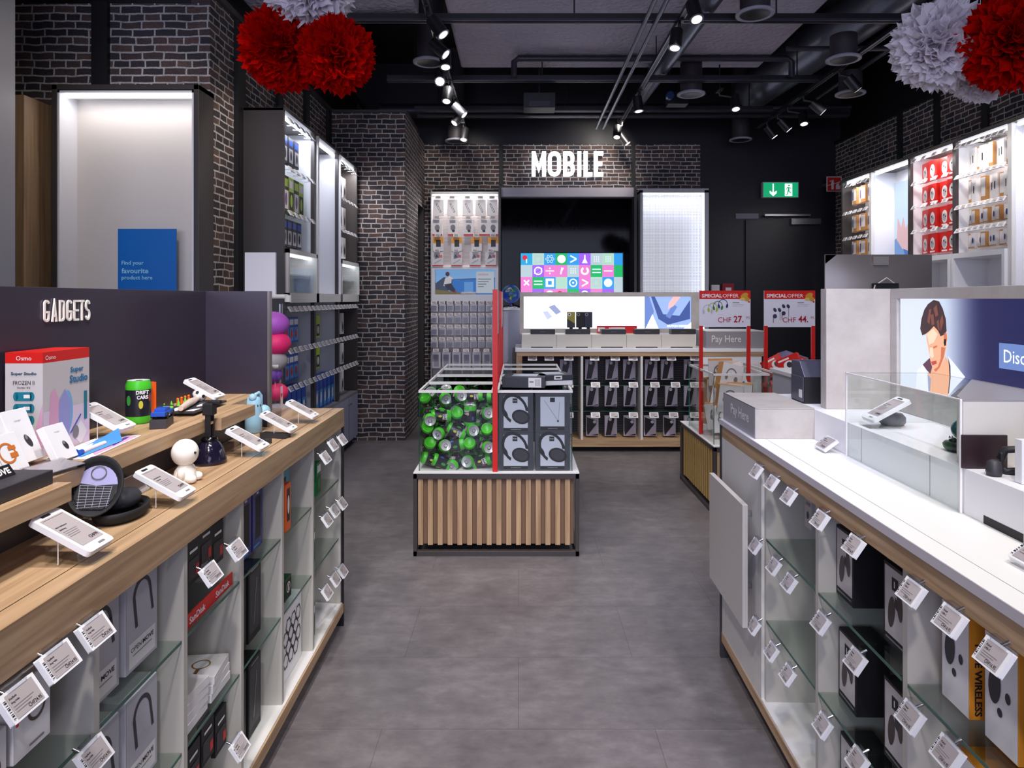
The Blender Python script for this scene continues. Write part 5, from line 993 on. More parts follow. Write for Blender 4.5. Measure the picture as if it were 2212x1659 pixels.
for r in range(5):
    for c in range(9):
        x=-tx+c*cw; xe=min(x+cw,tx); z=tz-r*cw*1.02; m.rect(x,max(z-cw*1.02,-tz),xe,z,f,E_[G_[r][c]])
        cx_,cz_=x+cw/2,z-cw/2; q=(r*9+c); s_=cw*.36
        if c==8: continue
        ic=['dot','sq','atom','disc','gt','flask','grid','bar','','sq2','planet','div','bone','hand','C','eq','minus','','x','eq','sqr','','ring','gt','sq','disc','','pent','dots','disc','dot','plus','ring','dots','bar',''][q] if q<36 else ''
        if cz_-s_<-tz: continue
        if ic=='disc': m.ell(cx_,cz_,s_,s_,f,IW,.001)
        elif ic=='dot': m.ell(cx_-s_*.4,cz_+s_*.3,s_*.6,s_*.6,f,IR,.001).line(cx_,cz_-s_,cx_,cz_,.012,f,IW,.001)
        elif ic in('sq','sqr','sq2'): m.rect(cx_-s_,cz_-s_,cx_+s_,cz_+s_,f,IW if ic=='sqr' else E_['w'],.001).rect(cx_-s_*.45,cz_-s_*.45,cx_+s_*.45,cz_+s_*.45,f,E_[G_[r][c]],.002)
        elif ic=='atom': [m.arc(cx_,cz_,s_,.006,0,6.28,f,IW,.001,18,sy=.4,rot=k*PI/3) for k in range(3)]
        elif ic=='gt': m.line(cx_-s_*.7,cz_+s_*.8,cx_+s_*.8,cz_,.016,f,IW,.001).line(cx_-s_*.7,cz_-s_*.8,cx_+s_*.8,cz_,.016,f,IW,.001)
        elif ic=='flask': m.poly([(cx_-s_*.15,cz_+s_),(cx_+s_*.15,cz_+s_),(cx_+s_*.2,cz_),(cx_+s_*.7,cz_-s_),(cx_-s_*.7,cz_-s_),(cx_-s_*.2,cz_)],f,IW,.001)
        elif ic in('ring','planet'): m.arc(cx_,cz_,s_*.85,.014,0,6.28,f,IW,.001,20); (m.arc(cx_,cz_,s_*1.1,.006,0,6.28,f,IW,.0012,20,sy=.35,rot=.6) if ic=='planet' else m.ell(cx_,cz_,s_*.25,s_*.25,f,IW,.001))
        elif ic=='C': m.arc(cx_,cz_,s_*.75,.022,-PI*1.35,PI*.35,f,IW,.001,20)
        elif ic=='eq': m.rect(cx_-s_,cz_+s_*.25,cx_+s_,cz_+s_*.5,f,IW,.001).rect(cx_-s_,cz_-s_*.5,cx_+s_,cz_-s_*.25,f,IW,.001)
        elif ic in('minus',): m.rect(cx_-s_,cz_-s_*.12,cx_+s_,cz_+s_*.12,f,IW,.001)
        elif ic=='div': m.rect(cx_-s_,cz_-s_*.12,cx_+s_,cz_+s_*.12,f,IW,.001).ell(cx_,cz_+s_*.6,s_*.2,s_*.2,f,IW,.001).ell(cx_,cz_-s_*.6,s_*.2,s_*.2,f,IW,.001)
        elif ic=='x': m.line(cx_-s_*.6,cz_-s_*.6,cx_+s_*.6,cz_+s_*.6,.016,f,IW,.001).line(cx_-s_*.6,cz_+s_*.6,cx_+s_*.6,cz_-s_*.6,.016,f,IW,.0012)
        elif ic=='bone': m.line(cx_-s_*.2,cz_-s_*.8,cx_+s_*.15,cz_+s_*.8,.018,f,IW,.001).line(cx_,cz_,cx_+s_*.5,cz_+s_*.7,.012,f,IW,.0012)
        elif ic in('grid','dots','hand','pent','plus','bar'): [m.ell(cx_+s_*.5*(k%3-1),cz_+s_*.5*(k//3-1),s_*.14,s_*.14,f,IW,.001,n=8) for k in range(9)]
m.build('screen_picture',t)
# ============================================================ back wall units
YU=8.18
t=thing('slat_wall_unit','white-framed slat wall unit of hanging packs left of the dark niche','wall unit',(-.64,YU,0))
a,b=-.40,.40; m=MB().box(a,.10,.3,b,.12,2.72,mat((214,206,204),.5))
for k in range(52): m.box(a,.094,1.86+.0165*k,b,.10,1.866+.0165*k,mat((168,160,160),.5))
m.build('slat_back',t)
MB().box(a-.012,0,.3,a,.2,2.75,LGREY).box(b,-.03,.3,b+.025,.2,2.77,DARK).build('side_panel',t); MB().box(a,0,2.70,b,.12,2.73,WHITE).build('top_board',t); MB().box(a+.01,.02,2.685,b-.01,.04,2.70,LED).build('light_strip',t)
MB().box(a,-.02,1.42,b,.1,1.50,WHITE2).box(a,-.02,1.80,b,.1,1.83,WHITE2).box(a,-.02,1.5,a+.04,.1,1.8,WHITE2).box(b-.04,-.02,1.5,b,.1,1.8,WHITE2).build('poster_frame',t); MB().box(a,0,0,b,.12,.5,LGREY).build('base_panel',t)
lamp('AREA','unit_light',(-.64,YU+.03,2.68),(-.64,YU+.1,1.9),6,NEU,sx=.7,sy=.03)
t=thing('camera_poster','backlit poster of a person photographing a blue lake','poster',(-.64,YU+.06,1.65)); x0,x1,z0,z1=-.36,.36,-.15,.15
f=FR((0,0,0),(1,0,0)); MB().box(x0,0,z0,x1,.01,z1,WHITE).build('panel',t); q=lambda a,b:(x0+(x1-x0)*a,z0+(z1-z0)*b); li=lambda c:lit_img(c,.7)
m=MB().rect(x0,z0,x1,z1,f,li((120,170,222)),.001); m.poly([q(0,.45),q(.14,.7),q(.25,.62),q(.3,.62),q(1,.68),q(1,.6),q(.3,.5),q(.2,.1),q(0,0)],f,li((60,72,92)),.002).poly([q(.28,.1),q(.28,.6),q(1,.62),q(1,0),q(.3,0)],f,li((40,110,190)),.0025).poly([q(0,0),q(0,.2),q(.3,.12),q(.66,.0)],f,li((110,100,60)),.003)
m.poly([q(.13,.35),q(.16,.65),q(.23,.72),q(.27,.6),q(.26,.4),q(.22,.28)],f,li((196,190,196)),.004).ell(*q(.2,.82),.025,.028,f,li((70,40,40)),.0045).poly([q(.14,.4),q(.2,.2),q(.33,.06),q(.33,.2),q(.26,.45)],f,li((40,42,60)),.005).ell(*q(.33,.1),.014,.014,f,RED,.006).line(*q(.23,.72),*q(.29,.62),.014,f,li((230,190,170)),.006)
m.rect(*q(.68,.05),*q(.98,.92),f,li((178,188,198)),.005).text('SANDISK',*q(.8,.8),.02,f,li((190,60,70)),.007,w=.13)
for k in range(4): m.rect(*q(.71,.6-.1*k),*q(.93-.04*k,.63-.1*k),f,li((90,96,110)),.007)
m.rect(*q(.48,.1),*q(.63,.5),f,li((90,150,210)),.005); m.build('lit_picture',t)
tag(put(MB().lathe([(0,0),(.07,0),(.085,.015),(.07,.03),(0,.032)],PAPER,24,sx=1.2,sy=.5).build('white_speaker'),(-.60,YU+.01,1.5005)),'small white oval device on the ledge before the lake poster','device')
def art_c1(m,f,w,h): m.line(-w*.2,h*.25,w*.2,-h*.3,w*.16,f,CHAR,.001).line(-w*.17,h*.22,w*.17,-h*.27,w*.08,f,PAPER,.0014)
def art_c2(m,f,w,h): m.ell(0,0,w*.25,h*.2,f,GREY,.001).ell(w*.05,-h*.2,w*.15,h*.08,f,CHAR,.0012).rect(-w*.5,-h*.5,w*.5,-h*.40,f,RED,.001)
def art_c3(m,f,w,h): m.rect(-w*.5,h*.05,w*.5,h*.5,f,mat((240,160,20),.4),.001).rect(-w*.2,-h*.2,w*.25,h*.3,f,CHAR,.0014)
def art_c4(m,f,w,h): m.poly([(-w*.3,h*.0),(-w*.1,h*.35),(w*.15,h*.1)],f,GREY,.001).rect(w*.15,h*.1,w*.42,h*.3,f,mat((226,110,110),.4),.001).line(-w*.3,-h*.3,w*.3,-h*.05,w*.1,f,LGREY,.001).rect(-w*.5,-h*.5,w*.5,-h*.42,f,RED,.001)
for nm,arts,zr,xs_,hh,ww,rowl in (('phone_accessory_pack',art_c1,2.44,(947,977,1010,1038,1063),.19,.125,'top'),('phone_accessory_pack',art_c2,2.20,(944,978,1012,1044,1065),.19,.12,'second'),('power_bank_pack',art_c3,1.99+.03,(946,986,1029,1065),.16,.125,'third'),('memory_stick_pack',art_c4,1.86,(945,986,1026,1060),.17,.13,'fourth')):
    P_=Multi(pack(nm,'p','pack',ww,hh,.02,PAPER,arts))
    for i,px in enumerate(xs_):
        X=(px-CX)*8.12/F; P_.at((X,YU-.03 if rowl!='fourth' else YU-.03,zr if rowl!='fourth' else 1.835),0,'white pack on the back slat wall, %s row, %s from the left'%(rowl,ORD[i])); 
        FTAG.at((X,YU-.09,zr+hh+.02 if rowl!='fourth' else 1.835+hh+.012),0,'price tag on the back slat wall, %s row, %s from the left'%(rowl,ORD[i]))
SB=Multi(pack('small_case_pack','p','pack',.078,.088,.03,mat((236,234,242),.5),lambda m,f,w,h:m.rect(-w*.4,-h*.4,w*.4,h*.3,f,mat((214,210,220),.4),.0006))); SB2=Multi(pack('tall_case_pack','p','pack',.10,.19,.03,mat((222,218,228),.5),lambda m,f,w,h:m.rect(-w*.3,-h*.4,w*.3,h*.35,f,mat((176,172,186),.4),.0006)))
for r,z in enumerate((1.295,1.155,1.015,.865)):
    for i in range(8):
        X=-1.0+.093*i; SB.at((X,YU-.02,z),0,'small white case pack under the lake poster, %s row, %s from the left'%(ORD[r],ORD[i])); FTAG.at((X,YU-.09,z+.106),0,'price tag under the lake poster, %s row, %s from the left'%(ORD[r],ORD[i]))
for i in range(6): SB2.at((-.98+.12*i,YU-.02,.62),0,'tall grey case pack low on the back wall, %s from the left'%ORD[i]); FTAG.at((-.98+.12*i,YU-.09,.835),0,'price tag low on the back wall, %s from the left'%ORD[i])
# dark glass niche
MIR=mat((5,5,10),.06,name='black_mirror_glass',spec=.12)
t=thing('dark_glass_niche','wide black glass niche below the MOBILE letters','niche',(.59,YB-.1,0)); MB().box(-.80,.03,.3,.80,.05,2.68,MIR).build('glass_back',t)
MB().box(-.80,-.10,2.68,.80,.05,2.79,mat((176,170,182),.5)).build('header',t); MB().build('header',t)
MB().box(-.82,-.16,.3,-.80,.05,2.79,DARK).build('side_frame',t); MB().box(.80,-.14,.3,.83,.05,2.79,DARK).build('side_frame',t)
MB().box(-.79,-.03,.3,.79,-.01,.9,BLACK).build('low_front',t)
# lit grid panel
t=thing('lit_grid_panel','tall bright white lit perforated panel niche right of the dark glass','light panel',(1.86,YU,0))
MB().box(-.40,0,.3,-.37,.22,2.75,LGREY).box(.37,0,.3,.42,.22,2.75,LGREY).box(-.40,0,2.72,.42,.22,2.77,LGREY).build('frame',t)
MB().box(-.365,.02,2.70,.365,.04,2.715,LED).box(.345,.02,.4,.36,.04,2.7,LED).build('light_strip',t)
def grid_mat():
    m,nt,b,N,ln=nodes('white_perforated_sheet'); g=N('ShaderNodeTexCoord'); mp=N('ShaderNodeMapping'); mp.inputs['Scale'].default_value=(54,54,54); ln(g.outputs['Object'],mp.inputs[0]); fr_=N('ShaderNodeVectorMath',operation='FRACTION'); ln(mp.outputs[0],fr_.inputs[0]); sp=N('ShaderNodeSeparateXYZ'); ln(fr_.outputs[0],sp.inputs[0])
    a=N('ShaderNodeMath',operation='GREATER_THAN'); a.inputs[1].default_value=.5; ln(sp.outputs[0],a.inputs[0]); c=N('ShaderNodeMath',operation='GREATER_THAN'); c.inputs[1].default_value=.5; ln(sp.outputs[2],c.inputs[0])
    mu=N('ShaderNodeMath',operation='MULTIPLY'); ln(a.outputs[0],mu.inputs[0]); ln(c.outputs[0],mu.inputs[1]); mx=N('ShaderNodeMixRGB'); ln(mu.outputs[0],mx.inputs[0]); mx.inputs[1].default_value=lin((250,250,250)); mx.inputs[2].default_value=lin((150,158,190)); ln(mx.outputs[0],b.inputs[0]); ln(mx.outputs[0],b.inputs['Emission Color']); b.inputs['Emission Strength'].default_value=.3; return m
MB().box(-.37,.15,.3,.37,.17,2.72,grid_mat()).build('perforated_back',t); lamp('AREA','panel_light',(1.86,YU+.05,2.69),(1.86,YU+.12,1.5),1.2,COOL,sx=.7,sy=.04)
PAYG=mat((160,156,162),.5,name='pay_sign_grey')
# ============================================================ white counter on the right (frame R)
RF,RN,RE=.759,.25,2.79
t=thing('white_counter','long white-topped display counter with glass-shelved bays, right of aisle','counter',(0,0,0),fr='R')
TOPW=mat((238,236,232),.38,name='white_counter_top')
m=MB().box(RF,RN,.9445,.8095,RE,.963,TOPW).box(.8115,RN,.9445,1.45,RE,.963,TOPW).box(RF,RN,.9415,1.45,RE,.9444,GREY).box(RF-.001,RN,.942,RF+.001,RE,.9622,mat((206,198,204),.5,name='lilac_grey_edge')); m.build('worktop',t)
MB().box(.765,RN,.892,.79,RE,.9414,OAKY).build('oak_rail',t)
DR=[.60,1.0,1.436,1.876,2.289]
for y in DR: MB().box(.775,y-.009,.112,1.16,y+.009,.8915,DIVM).build('divider',t)
MB().box(1.16,RN,.11,1.17,RE,.8915,DIVM).build('back_panel',t)
MB().box(.765,2.298,.112,.778,2.77,.8915,mat((216,212,208),.45,name='pale_grey_front')).build('closed_front',t)
MB().box(.765,RN,.105,1.16,RE-.02,.112,WHITE).box(.763,RN,.068,1.16,RE-.02,.105,OAKY).build('bottom_board',t)
MB().box(.84,RN,0,1.15,RE-.02,.068,BLACK).build('plinth',t)
MB().box(.761,RE-.02,0,1.4,RE,.942,CHAR).build('end_panel',t)
for i in range(len(DR)-1):
    for z in (.655,.385):
        MB().box(.775,DR[i]+.012,z-.007,1.155,DR[i+1]-.012,z,SGLASS).box(.7735,DR[i]+.012,z-.007,.775,DR[i+1]-.012,z,GEDGE).build('glass_shelf',t)
MB().box(.978,.5,.963,1.253,2.384,1.066,WHITE2).box(.978,2.384,.963,1.40,2.775,1.066,WHITE2).build('riser',t,bev=.001)
for y in (1.50,1.18): MB().box(.9775,y-.12,.963,.979,y,.981,BLACK).build('cable_slot',t)
for y in (2.05,1.70): MB().box(.9775,y-.001,.965,.979,y+.001,1.064,GREY).build('panel_joint',t)
t=thing('pay_here_box','white and grey Pay Here box at the far corner of the white counter','sign box',(0,0,0),fr='R')
MB().box(.775,2.387,.9635,.9775,2.775,1.068,CONC).box(.772,2.385,.9635,.775,2.777,1.070,PAYG).box(.772,2.385,1.068,.9775,2.777,1.070,CONC).build('box',t)
f=FR((.7715,2.56,1.02),(0,-1,0)); MB().text('Pay Here',-.0,0,.05,f,PAPER,.0005,w=.22,bold=.02).build('lettering',t)
# board standing off the closed front
t=thing('standoff_board','pale square board standing off the front of the white counter','board',(0,0,0),fr='R')
MB().box(.700,2.29,.352,.718,2.715,.762,mat((190,184,180),.45,name='pale_board')).build('board',t,bev=.001)
for y in (2.40,2.62):
    for z in (.45,.70): MB().tube([(.718,y,z),(.764,y,z)],.012,FILM,10).build('standoff',t)
# concrete look block and lit screen
t=thing('concrete_panel','tall pale concrete-look panel standing on the white counter','panel',(0,0,0),fr='R')
MB().box(1.021,2.394,1.0665,1.264,2.44,1.484,CONC).build('panel',t,bev=.001)
t=thing('advert_screen','large lit advertising screen of a man with earbud, right counter','screen',(0,0,0),fr='R')
SL=1.253
m=MB().box(SL-.012,.5,1.4495,SL+.06,2.392,1.484,CONC).box(SL-.012,2.352,1.0665,SL+.06,2.392,1.4495,CONC).box(SL,.5,1.0665,SL+.06,2.352,1.152,CONC); m.build('frame',t,bev=.001)
MB().box(SL,.5,1.152,SL+.05,2.352,1.4495,BLACK).build('housing',t)
f=FR((SL-.001,0,0),(0,-1,0)); S=1.05
def sp(x,y):
    p=onx(1760+x/4.365,520+y/4.365,SL-.001,'R'); return (-p[1],p[2])
def li2(c,e=S): return mat(c,.35,0,e,name='screen_%02x%02x%02x'%tuple(c))
m=MB(); xa=-2.35; N_=44
gx0,gx1=sp(1180,600)[0],sp(1620,600)[0]
m.rect(-2.35,1.152,gx0,1.4495,f,li2((216,224,240)),.0)
for k in range(N_):
    q=(k+.5)/N_; q=q*q*(3-2*q); c=tuple(int(a+(b-a)*q) for a,b in zip((206,218,240),(36,38,86))); m.rect(gx0+(gx1-gx0)*k/N_,1.152,gx0+(gx1-gx0)*(k+1)/N_,1.4495,f,li2(c),.0)
m.rect(gx1,1.152,-.5,1.4495,f,li2((36,38,86)),.0)
P=lambda pts:[sp(*p) for p in pts]
SKN=li2((240,176,140)); SKL=li2((252,214,186)); SKD=li2((206,112,76)); HR=li2((52,26,34)); HR2=li2((120,66,52)); SHR=li2((232,236,250)); SHD=li2((150,160,196))
m.poly(P([(1190,1190),(1235,1090),(1268,1150),(1284,1260),(1262,1460),(1090,1425),(1066,1260),(1110,1180),(1150,1235)]),f,SKN,.0008)
m.poly(P([(1258,1085),(1330,1170),(1422,1285),(1340,1372),(1262,1462),(1284,1260),(1272,1150)]),f,SHR,.0012).poly(P([(1030,1165),(1066,1260),(1092,1425),(955,1398),(968,1225)]),f,SHR,.0012)
m.poly(P([(1068,1260),(1100,1300),(1092,1425),(1076,1420)]),f,SHD,.0014).poly(P([(1262,1100),(1284,1180),(1286,1290),(1270,1440),(1262,1440),(1276,1280),(1270,1180)]),f,HR,.0016)
m.poly(P([(1022,1168),(1088,1105),(1112,1190),(1094,1255),(1060,1220)]),f,li2((90,50,74)),.0014)
m.poly(P([(1058,870),(1130,806),(1180,850),(1240,860),(1256,890),(1248,1000),(1228,1100),(1190,1200),(1150,1238),(1118,1205),(1100,1150),(1084,1060),(1074,995),(1060,930)]),f,SKN,.002)
m.poly(P([(1064,880),(1125,830),(1165,880),(1130,960),(1085,980)]),f,SKL,.0024).poly(P([(1092,1010),(1118,1000),(1130,1090),(1112,1110),(1090,1080)]),f,SKL,.0024)
m.poly(P([(1120,1000),(1165,985),(1160,1005),(1128,1018)]),f,SKD,.0028).poly(P([(1098,1000),(1110,995),(1110,1006)]),f,SKD,.0028).poly(P([(1104,1140),(1156,1130),(1158,1160),(1118,1176)]),f,li2((190,70,60)),.0028)
m.poly(P([(1200,1000),(1240,1010),(1224,1100),(1186,1196),(1150,1236),(1130,1216),(1168,1190),(1196,1110)]),f,SKD,.0026)
m.poly(P([(1228,870),(1252,868),(1258,930),(1240,985),(1226,950)]),f,SKD,.003).poly(P([(1232,925),(1250,930),(1248,985),(1234,995),(1226,960)]),f,BLACK,.0035)
m.poly(P([(1130,558),(1182,572),(1216,640),(1246,740),(1253,850),(1232,884),(1196,902),(1172,850),(1132,806),(1090,850),(1050,882),(1022,892),(1003,830),(1014,740),(1042,650),(1076,598)]),f,HR,.003)
for a in ([(1070,760),(1090,650),(1110,640),(1092,790)],[(1130,640),(1160,600),(1176,700),(1150,720)],[(1188,760),(1214,690),(1226,760),(1200,860)],[(1100,700),(1130,690),(1140,790),(1112,800)],[(1160,760),(1180,740),(1190,850),(1170,830)]): m.poly(P(a),f,HR2,.0034)
x0,z1=sp(1745,962); x1,z0=sp(1745,1200); xe=x0+.42
m.rect(x0,z0,xe,z1,f,li2((110,136,196)),.002).text('Discover the',x0+.02,(z0+z1)/2,(z1-z0)*.5,f,li2((244,246,255),1.3),.003,align='L',xs=.95)
m.poly([(sp(1422,1288)[0],1.205),(-.5,1.205),(-.5,1.152),(sp(1262,1462)[0],1.152)],f,li2((128,126,140),.6),.0005)
m.build('lit_picture',t)
# acrylic case over the riser, wedge block, devices
t=thing('acrylic_case','clear acrylic cover over the earbuds on the white counter','clear case',(0,0,0),fr='R')
e=.004; m=MB().box(.972,1.568,.9635,.972+e,2.134,1.22,GLASS).box(.972,2.13,.9635,1.0,2.134,1.22,GLASS) 
m=MB().box(.970,1.568,.9635,.970+e,2.134,1.22,GLASS).box(.974,2.130,1.067,1.236,2.134,1.22,GLASS).box(1.236,1.60,1.067,1.24,2.134,1.22,GLASS); m.build('acrylic_walls',t)
m=MB().box(.969,1.567,.9635,.974,1.571,1.221,PAPER).box(.969,2.131,.9635,.974,2.135,1.221,PAPER).box(.969,1.568,1.219,.974,2.134,1.222,PAPER).box(.974,2.131,1.2195,1.24,2.134,1.2215,FILM).box(1.237,1.6,1.2195,1.24,2.134,1.2215,FILM); m.build('polished_edges',t)
t=thing('white_wedge_block','white block with concrete top in front of the screen','block',(0,0,0),fr='R')
v=[(.976,1.568),(1.251,1.568),(1.251,1.97),(1.0,1.63)]
def prism(m,v,z0,z1,mt): n=len(v); return m.add([(x,y,z0) for x,y in v]+[(x,y,z1) for x,y in v],[tuple(range(n))[::-1],tuple(range(n,2*n))]+[(i,(i+1)%n,n+(i+1)%n,n+i) for i in range(n)],mt)
prism(prism(MB(),v,1.0665,1.216,OFFW),v,1.216,1.2205,mat((150,146,150),.4)).build('block',t)
EBK=mat((34,34,40),.3,name='charging_case_dark')
def budcase(lab,x,y,z,rz,c=EBK,lid=None,s=1,fr='R'):
    t=thing('earbud_case',lab,'earbud case',(x,y,z),rz,fr); 
    MB().lathe([(0,0),(.022*s,0),(.029*s,.006*s),(.031*s,.014*s),(.027*s,.020*s),(0,.021*s)],c,24,sx=1.15,sy=.8).build('base',t)
    m=MB(); m.T=Matrix.Translation((0,.018*s,.022*s))@Matrix.Rotation(math.radians(75),4,'X'); m.lathe([(0,.0),(.024*s,.0),(.03*s,-.006*s),(.031*s,-.012*s),(.029*s,-.012*s),(.02*s,-.004*s),(0,-.003*s)],lid or c,24,c=(0,.024*s,0),sx=1.15,sy=.85); m.build('lid',t)
    for q in (-1,1): MB().ball((q*.013*s,-.002*s,.022*s),.009*s,c,14,sz=.8).ball((q*.015*s,-.008*s,.029*s),.005*s,CHROME,10).build('earbud',t)
budcase('open earbud case with blue-green lid inside the acrylic cover',1.07,1.73,1.067,-1.0,EBK,mat((20,80,80),.15,name='blue_green_gloss'),1.15)
t=thing('speaker_puck','grey rounded gadget behind the tilted price display','gadget',(1.09,2.09,1.067),0,'R'); MB().lathe([(0,0),(.03,0),(.038,.01),(.038,.024),(.028,.036),(0,.038)],mat((120,118,122),.5),24,sy=.8).build('body',t)
put(dup(TB.p,(0,0,0),0,'white e-paper price display tilted on the riser behind acrylic cover'),(1.0,2.06,1.067),-PI/2,'R')
TAGR=Multi(tag_proto('CHF249.-',.075,.055,False,('Bose','QuietComfort'),'small price tag'))
for x,y,z,lab in ((.94,2.20,.985,'price tag on the white counter beside the Pay Here box'),(1.13,1.92,.99,'')):
    if lab:
        o=TAGR.at((x,y,z),-PI/2,lab,'R',rx=-.35)
TAGR.at((.905,1.235,.990),-PI/2,'price tag on the white counter top at the right edge','R',rx=-.35,scale=(1.15,1.15,1.15))
t=thing('demo_riser_box','grey demo box with dark base on the white riser, right edge','display box',(1.12,1.25,1.067),0,'R')
MB().box(-.10,-.16,.012,.10,.18,.085,GREY).build('box',t,bev=.003); MB().box(-.09,-.15,0,.09,.17,.012,BLACK).build('foot',t); MB().box(-.11,.18,0,.06,.20,.09,WHITE2).build('white_back',t)
budcase('large open black earbud case on top of grey demo box',1.10,1.35,1.153,-1.1,mat((26,24,32),.2),None,1.6)
t=thing('smart_watch','black smart watch standing behind the grey demo box','watch',(1.045,1.51,1.067),-.6,'R'); MB().tube([(-.02,0,.03),(-.012,0,.052),(.012,0,.056),(.024,0,.036),(.016,0,.010),(-.01,0,.004),(-.022,0,.016)],.009,BLACK,8).build('strap',t); MB().cb(-.018,0,.03,.008,.034,.036,BLACK).build('watch_body',t,bev=.003)
t=thing('smart_ring_stand','small dark round gadget beside the smart watch','gadget',(1.0,1.50,1.067),0,'R'); MB().lathe([(0,0),(.014,0),(.016,.01),(.013,.03),(.006,.034),(0,.034)],CHAR,18).build('body',t)
tag(put(MB().box(-.05,-.002,0,.05,.003,.075,mat((44,30,34),.3)).build('dark_panel'),(1.02,1.562,1.0672),0,'R'),'small dark brown card leaning on the white wedge block','card')  # flat dark brown panel upright at the block's near face
# receipt printer, computer monitor
t=thing('receipt_printer','black receipt printer on the riser beside the concrete panel','printer',(1.062,2.57,1.0668),0,'R'); t.scale=(1,.66,.97)
PRK=mat((70,70,86),.3,name='printer_grey'); MB().box(-.07,-.09,0,.08,.1,.10,BLACK).add([(-.07,-.09,.10),(.08,-.09,.10),(.08,.1,.10),(-.07,.1,.10),(-.07,-.02,.155),(.08,-.02,.155),(.08,.1,.155),(-.07,.1,.155)],[(4,5,6,7),(0,1,5,4),(1,2,6,5),(2,3,7,6),(3,0,4,7)],PRK).box(-.074,-.085,.005,-.07,.09,.10,PRK).build('body',t,bev=.003)
MB().box(-.075,-.07,.02,-.074,-.03,.05,PAPER).build('sticker',t); MB().tube([(.02,-.092,.03),(.05,-.11,.02),(.09,-.10,.03)],.004,BLACK,6).build('cable',t)
t=thing('cash_desk','pale desk carrying the computer monitor behind the counter','desk',(1.62,3.25,0)); MB().box(-.30,-.25,.08,.55,.3,1.07,LGREY).box(-.31,-.26,1.07,.56,.31,1.09,WHITE).build('body',t,bev=.002); MB().box(-.28,-.2,0,.5,.28,.08,BLACK).build('plinth',t)
t=thing('computer_monitor','large silver computer monitor seen from behind','monitor',(1.685,3.2,1.0905))
ALU=mat((150,142,138),.38,.5,name='satin_aluminium'); w_,h0,h1=.25,.16,.566
n_=9; vs=[];fs=[]
for j in range(n_+1):
    for i in range(n_+1):
        u=i/n_*2-1; v_=j/n_*2-1; vs.append((u*w_,-.004-.034*(1-abs(u)**2.5)*(1-abs(v_)**2.5),(h0+h1)/2+v_*(h1-h0)/2))
for j in range(n_):
    for i in range(n_): a=j*(n_+1)+i; fs.append((a,a+1,a+n_+2,a+n_+1))
MB().add(vs,fs,ALU,True).box(-w_,-.004,h0,w_,.004,h1,ALU).build('casing',t,bev=.001)
MB().box(-w_+.01,.004,h0+.01,w_-.01,.006,h1-.01,BLACK).build('glass',t); MB().box(-.035,-.0285,.515,.035,-.020,.555,mat((176,168,162),.3,.4)).build('camera_cover',t)
MB().add([(-.09,-.1,.0),(.09,-.1,.0),(.09,.08,.0),(-.09,.08,.0),(-.09,-.1,.006),(.09,-.1,.006),(.09,.08,.006),(-.09,.08,.006)],[(4,5,6,7),(0,1,5,4),(1,2,6,5),(2,3,7,6),(3,0,4,7)],ALU).box(-.07,-.075,.006,.07,-.065,.32,ALU).box(-.07,-.075,.31,.07,-.03,.32,ALU).build('stand',t)
MB().box(-.05,-.085,.39,.05,-.04,.43,BLACK).build('hinge_cover',t)
MB().tube([(-.065,-.06,.36),(-.05,-.07,.42),(0,-.075,.455),(.05,-.07,.42),(.07,-.06,.36)],.003,PAPER,6).build('cable',t)
# goods in the right bays
def art_eb(m,f,w,h): m.rect(-w*.44,-h*.38,w*.44,h*.46,f,mat((196,188,190),.5),.0004); m.rect(-w*.12,h*.2,w*.16,h*.36,f,BLACK,.001); m.rect(-w*.02,h*.24,w*.02,h*.32,f,PAPER,.0014); m.ell(-w*.14,-h*.08,w*.15,h*.2,f,mat((60,46,48),.4),.001,rot=-.15).ell(w*.22,h*.06,w*.12,h*.18,f,mat((60,46,48),.4),.001,rot=.1).poly([(w*.02,h*.14),(w*.14,h*.1),(w*.12,-h*.02),(w*.0,h*.02)],f,CHAR,.0012); m.rect(-w*.4,-h*.44,w*.4,-h*.415,f,GREY,.001)
EB=Multi(carton('earbud_box','b','box',.098,.085,.185,BLACK,art_eb,BLACK))
for y,z,lab in ((1.815,.656,'on the upper glass shelf, far side'),(1.565,.656,'on the upper glass shelf, near side'),(1.80,.386,'on the lower glass shelf, far side'),(1.565,.386,'on the lower glass shelf, near side'),(1.79,.113,'on the bottom board, far side'),(1.56,.113,'on the bottom board, near side')):
    EB.at((.865,y,z),-PI/2,'black and white earbud box %s'%lab,'R')
YEL=mat((214,138,40),.45,name='orange_yellow_card')
def yel(y,z,lab):
    t=thing('wireless_earbud_box',lab,'box',(.865,y,z),-PI/2,'R'); w,d,h=.085,.085,.195; MB().box(-w/2,-d/2,0,w/2,d/2,h,YEL).build('carton',t,bev=.001)
    f=FR((0,-d/2-.0006,h/2),(1,0,0)); m=MB().rect(-w*.49,-h*.49,w*.49,h*.49,f,PAPER,.0); m.ell(-w*.18,h*.05,w*.19,h*.17,f,CHAR,.001,rot=-.1).ell(w*.22,h*.02,w*.08,h*.05,f,CHAR,.001).ell(-w*.02,-h*.16,w*.08,h*.04,f,CHAR,.001); m.build('front_print',t)
    f=FR((w/2+.0006,0,h/2),(0,1,0)); g=f@Matrix.Rotation(-PI/2,4,'Z'); m=MB(); m.text('TRUE WIRELESS',.02,-.026,.014,g,INK,.0005,w=.14,bold=.03); m.build('side_lettering',t)
for a in ((1.345,.656,'orange TRUE WIRELESS box on the upper glass shelf, far one'),(1.215,.656,'orange TRUE WIRELESS box on the upper glass shelf, near one'),(1.30,.386,'orange TRUE WIRELESS box on the lower glass shelf, far one'),(1.13,.386,'orange TRUE WIRELESS box on the lower glass shelf, near one')): yel(*a)
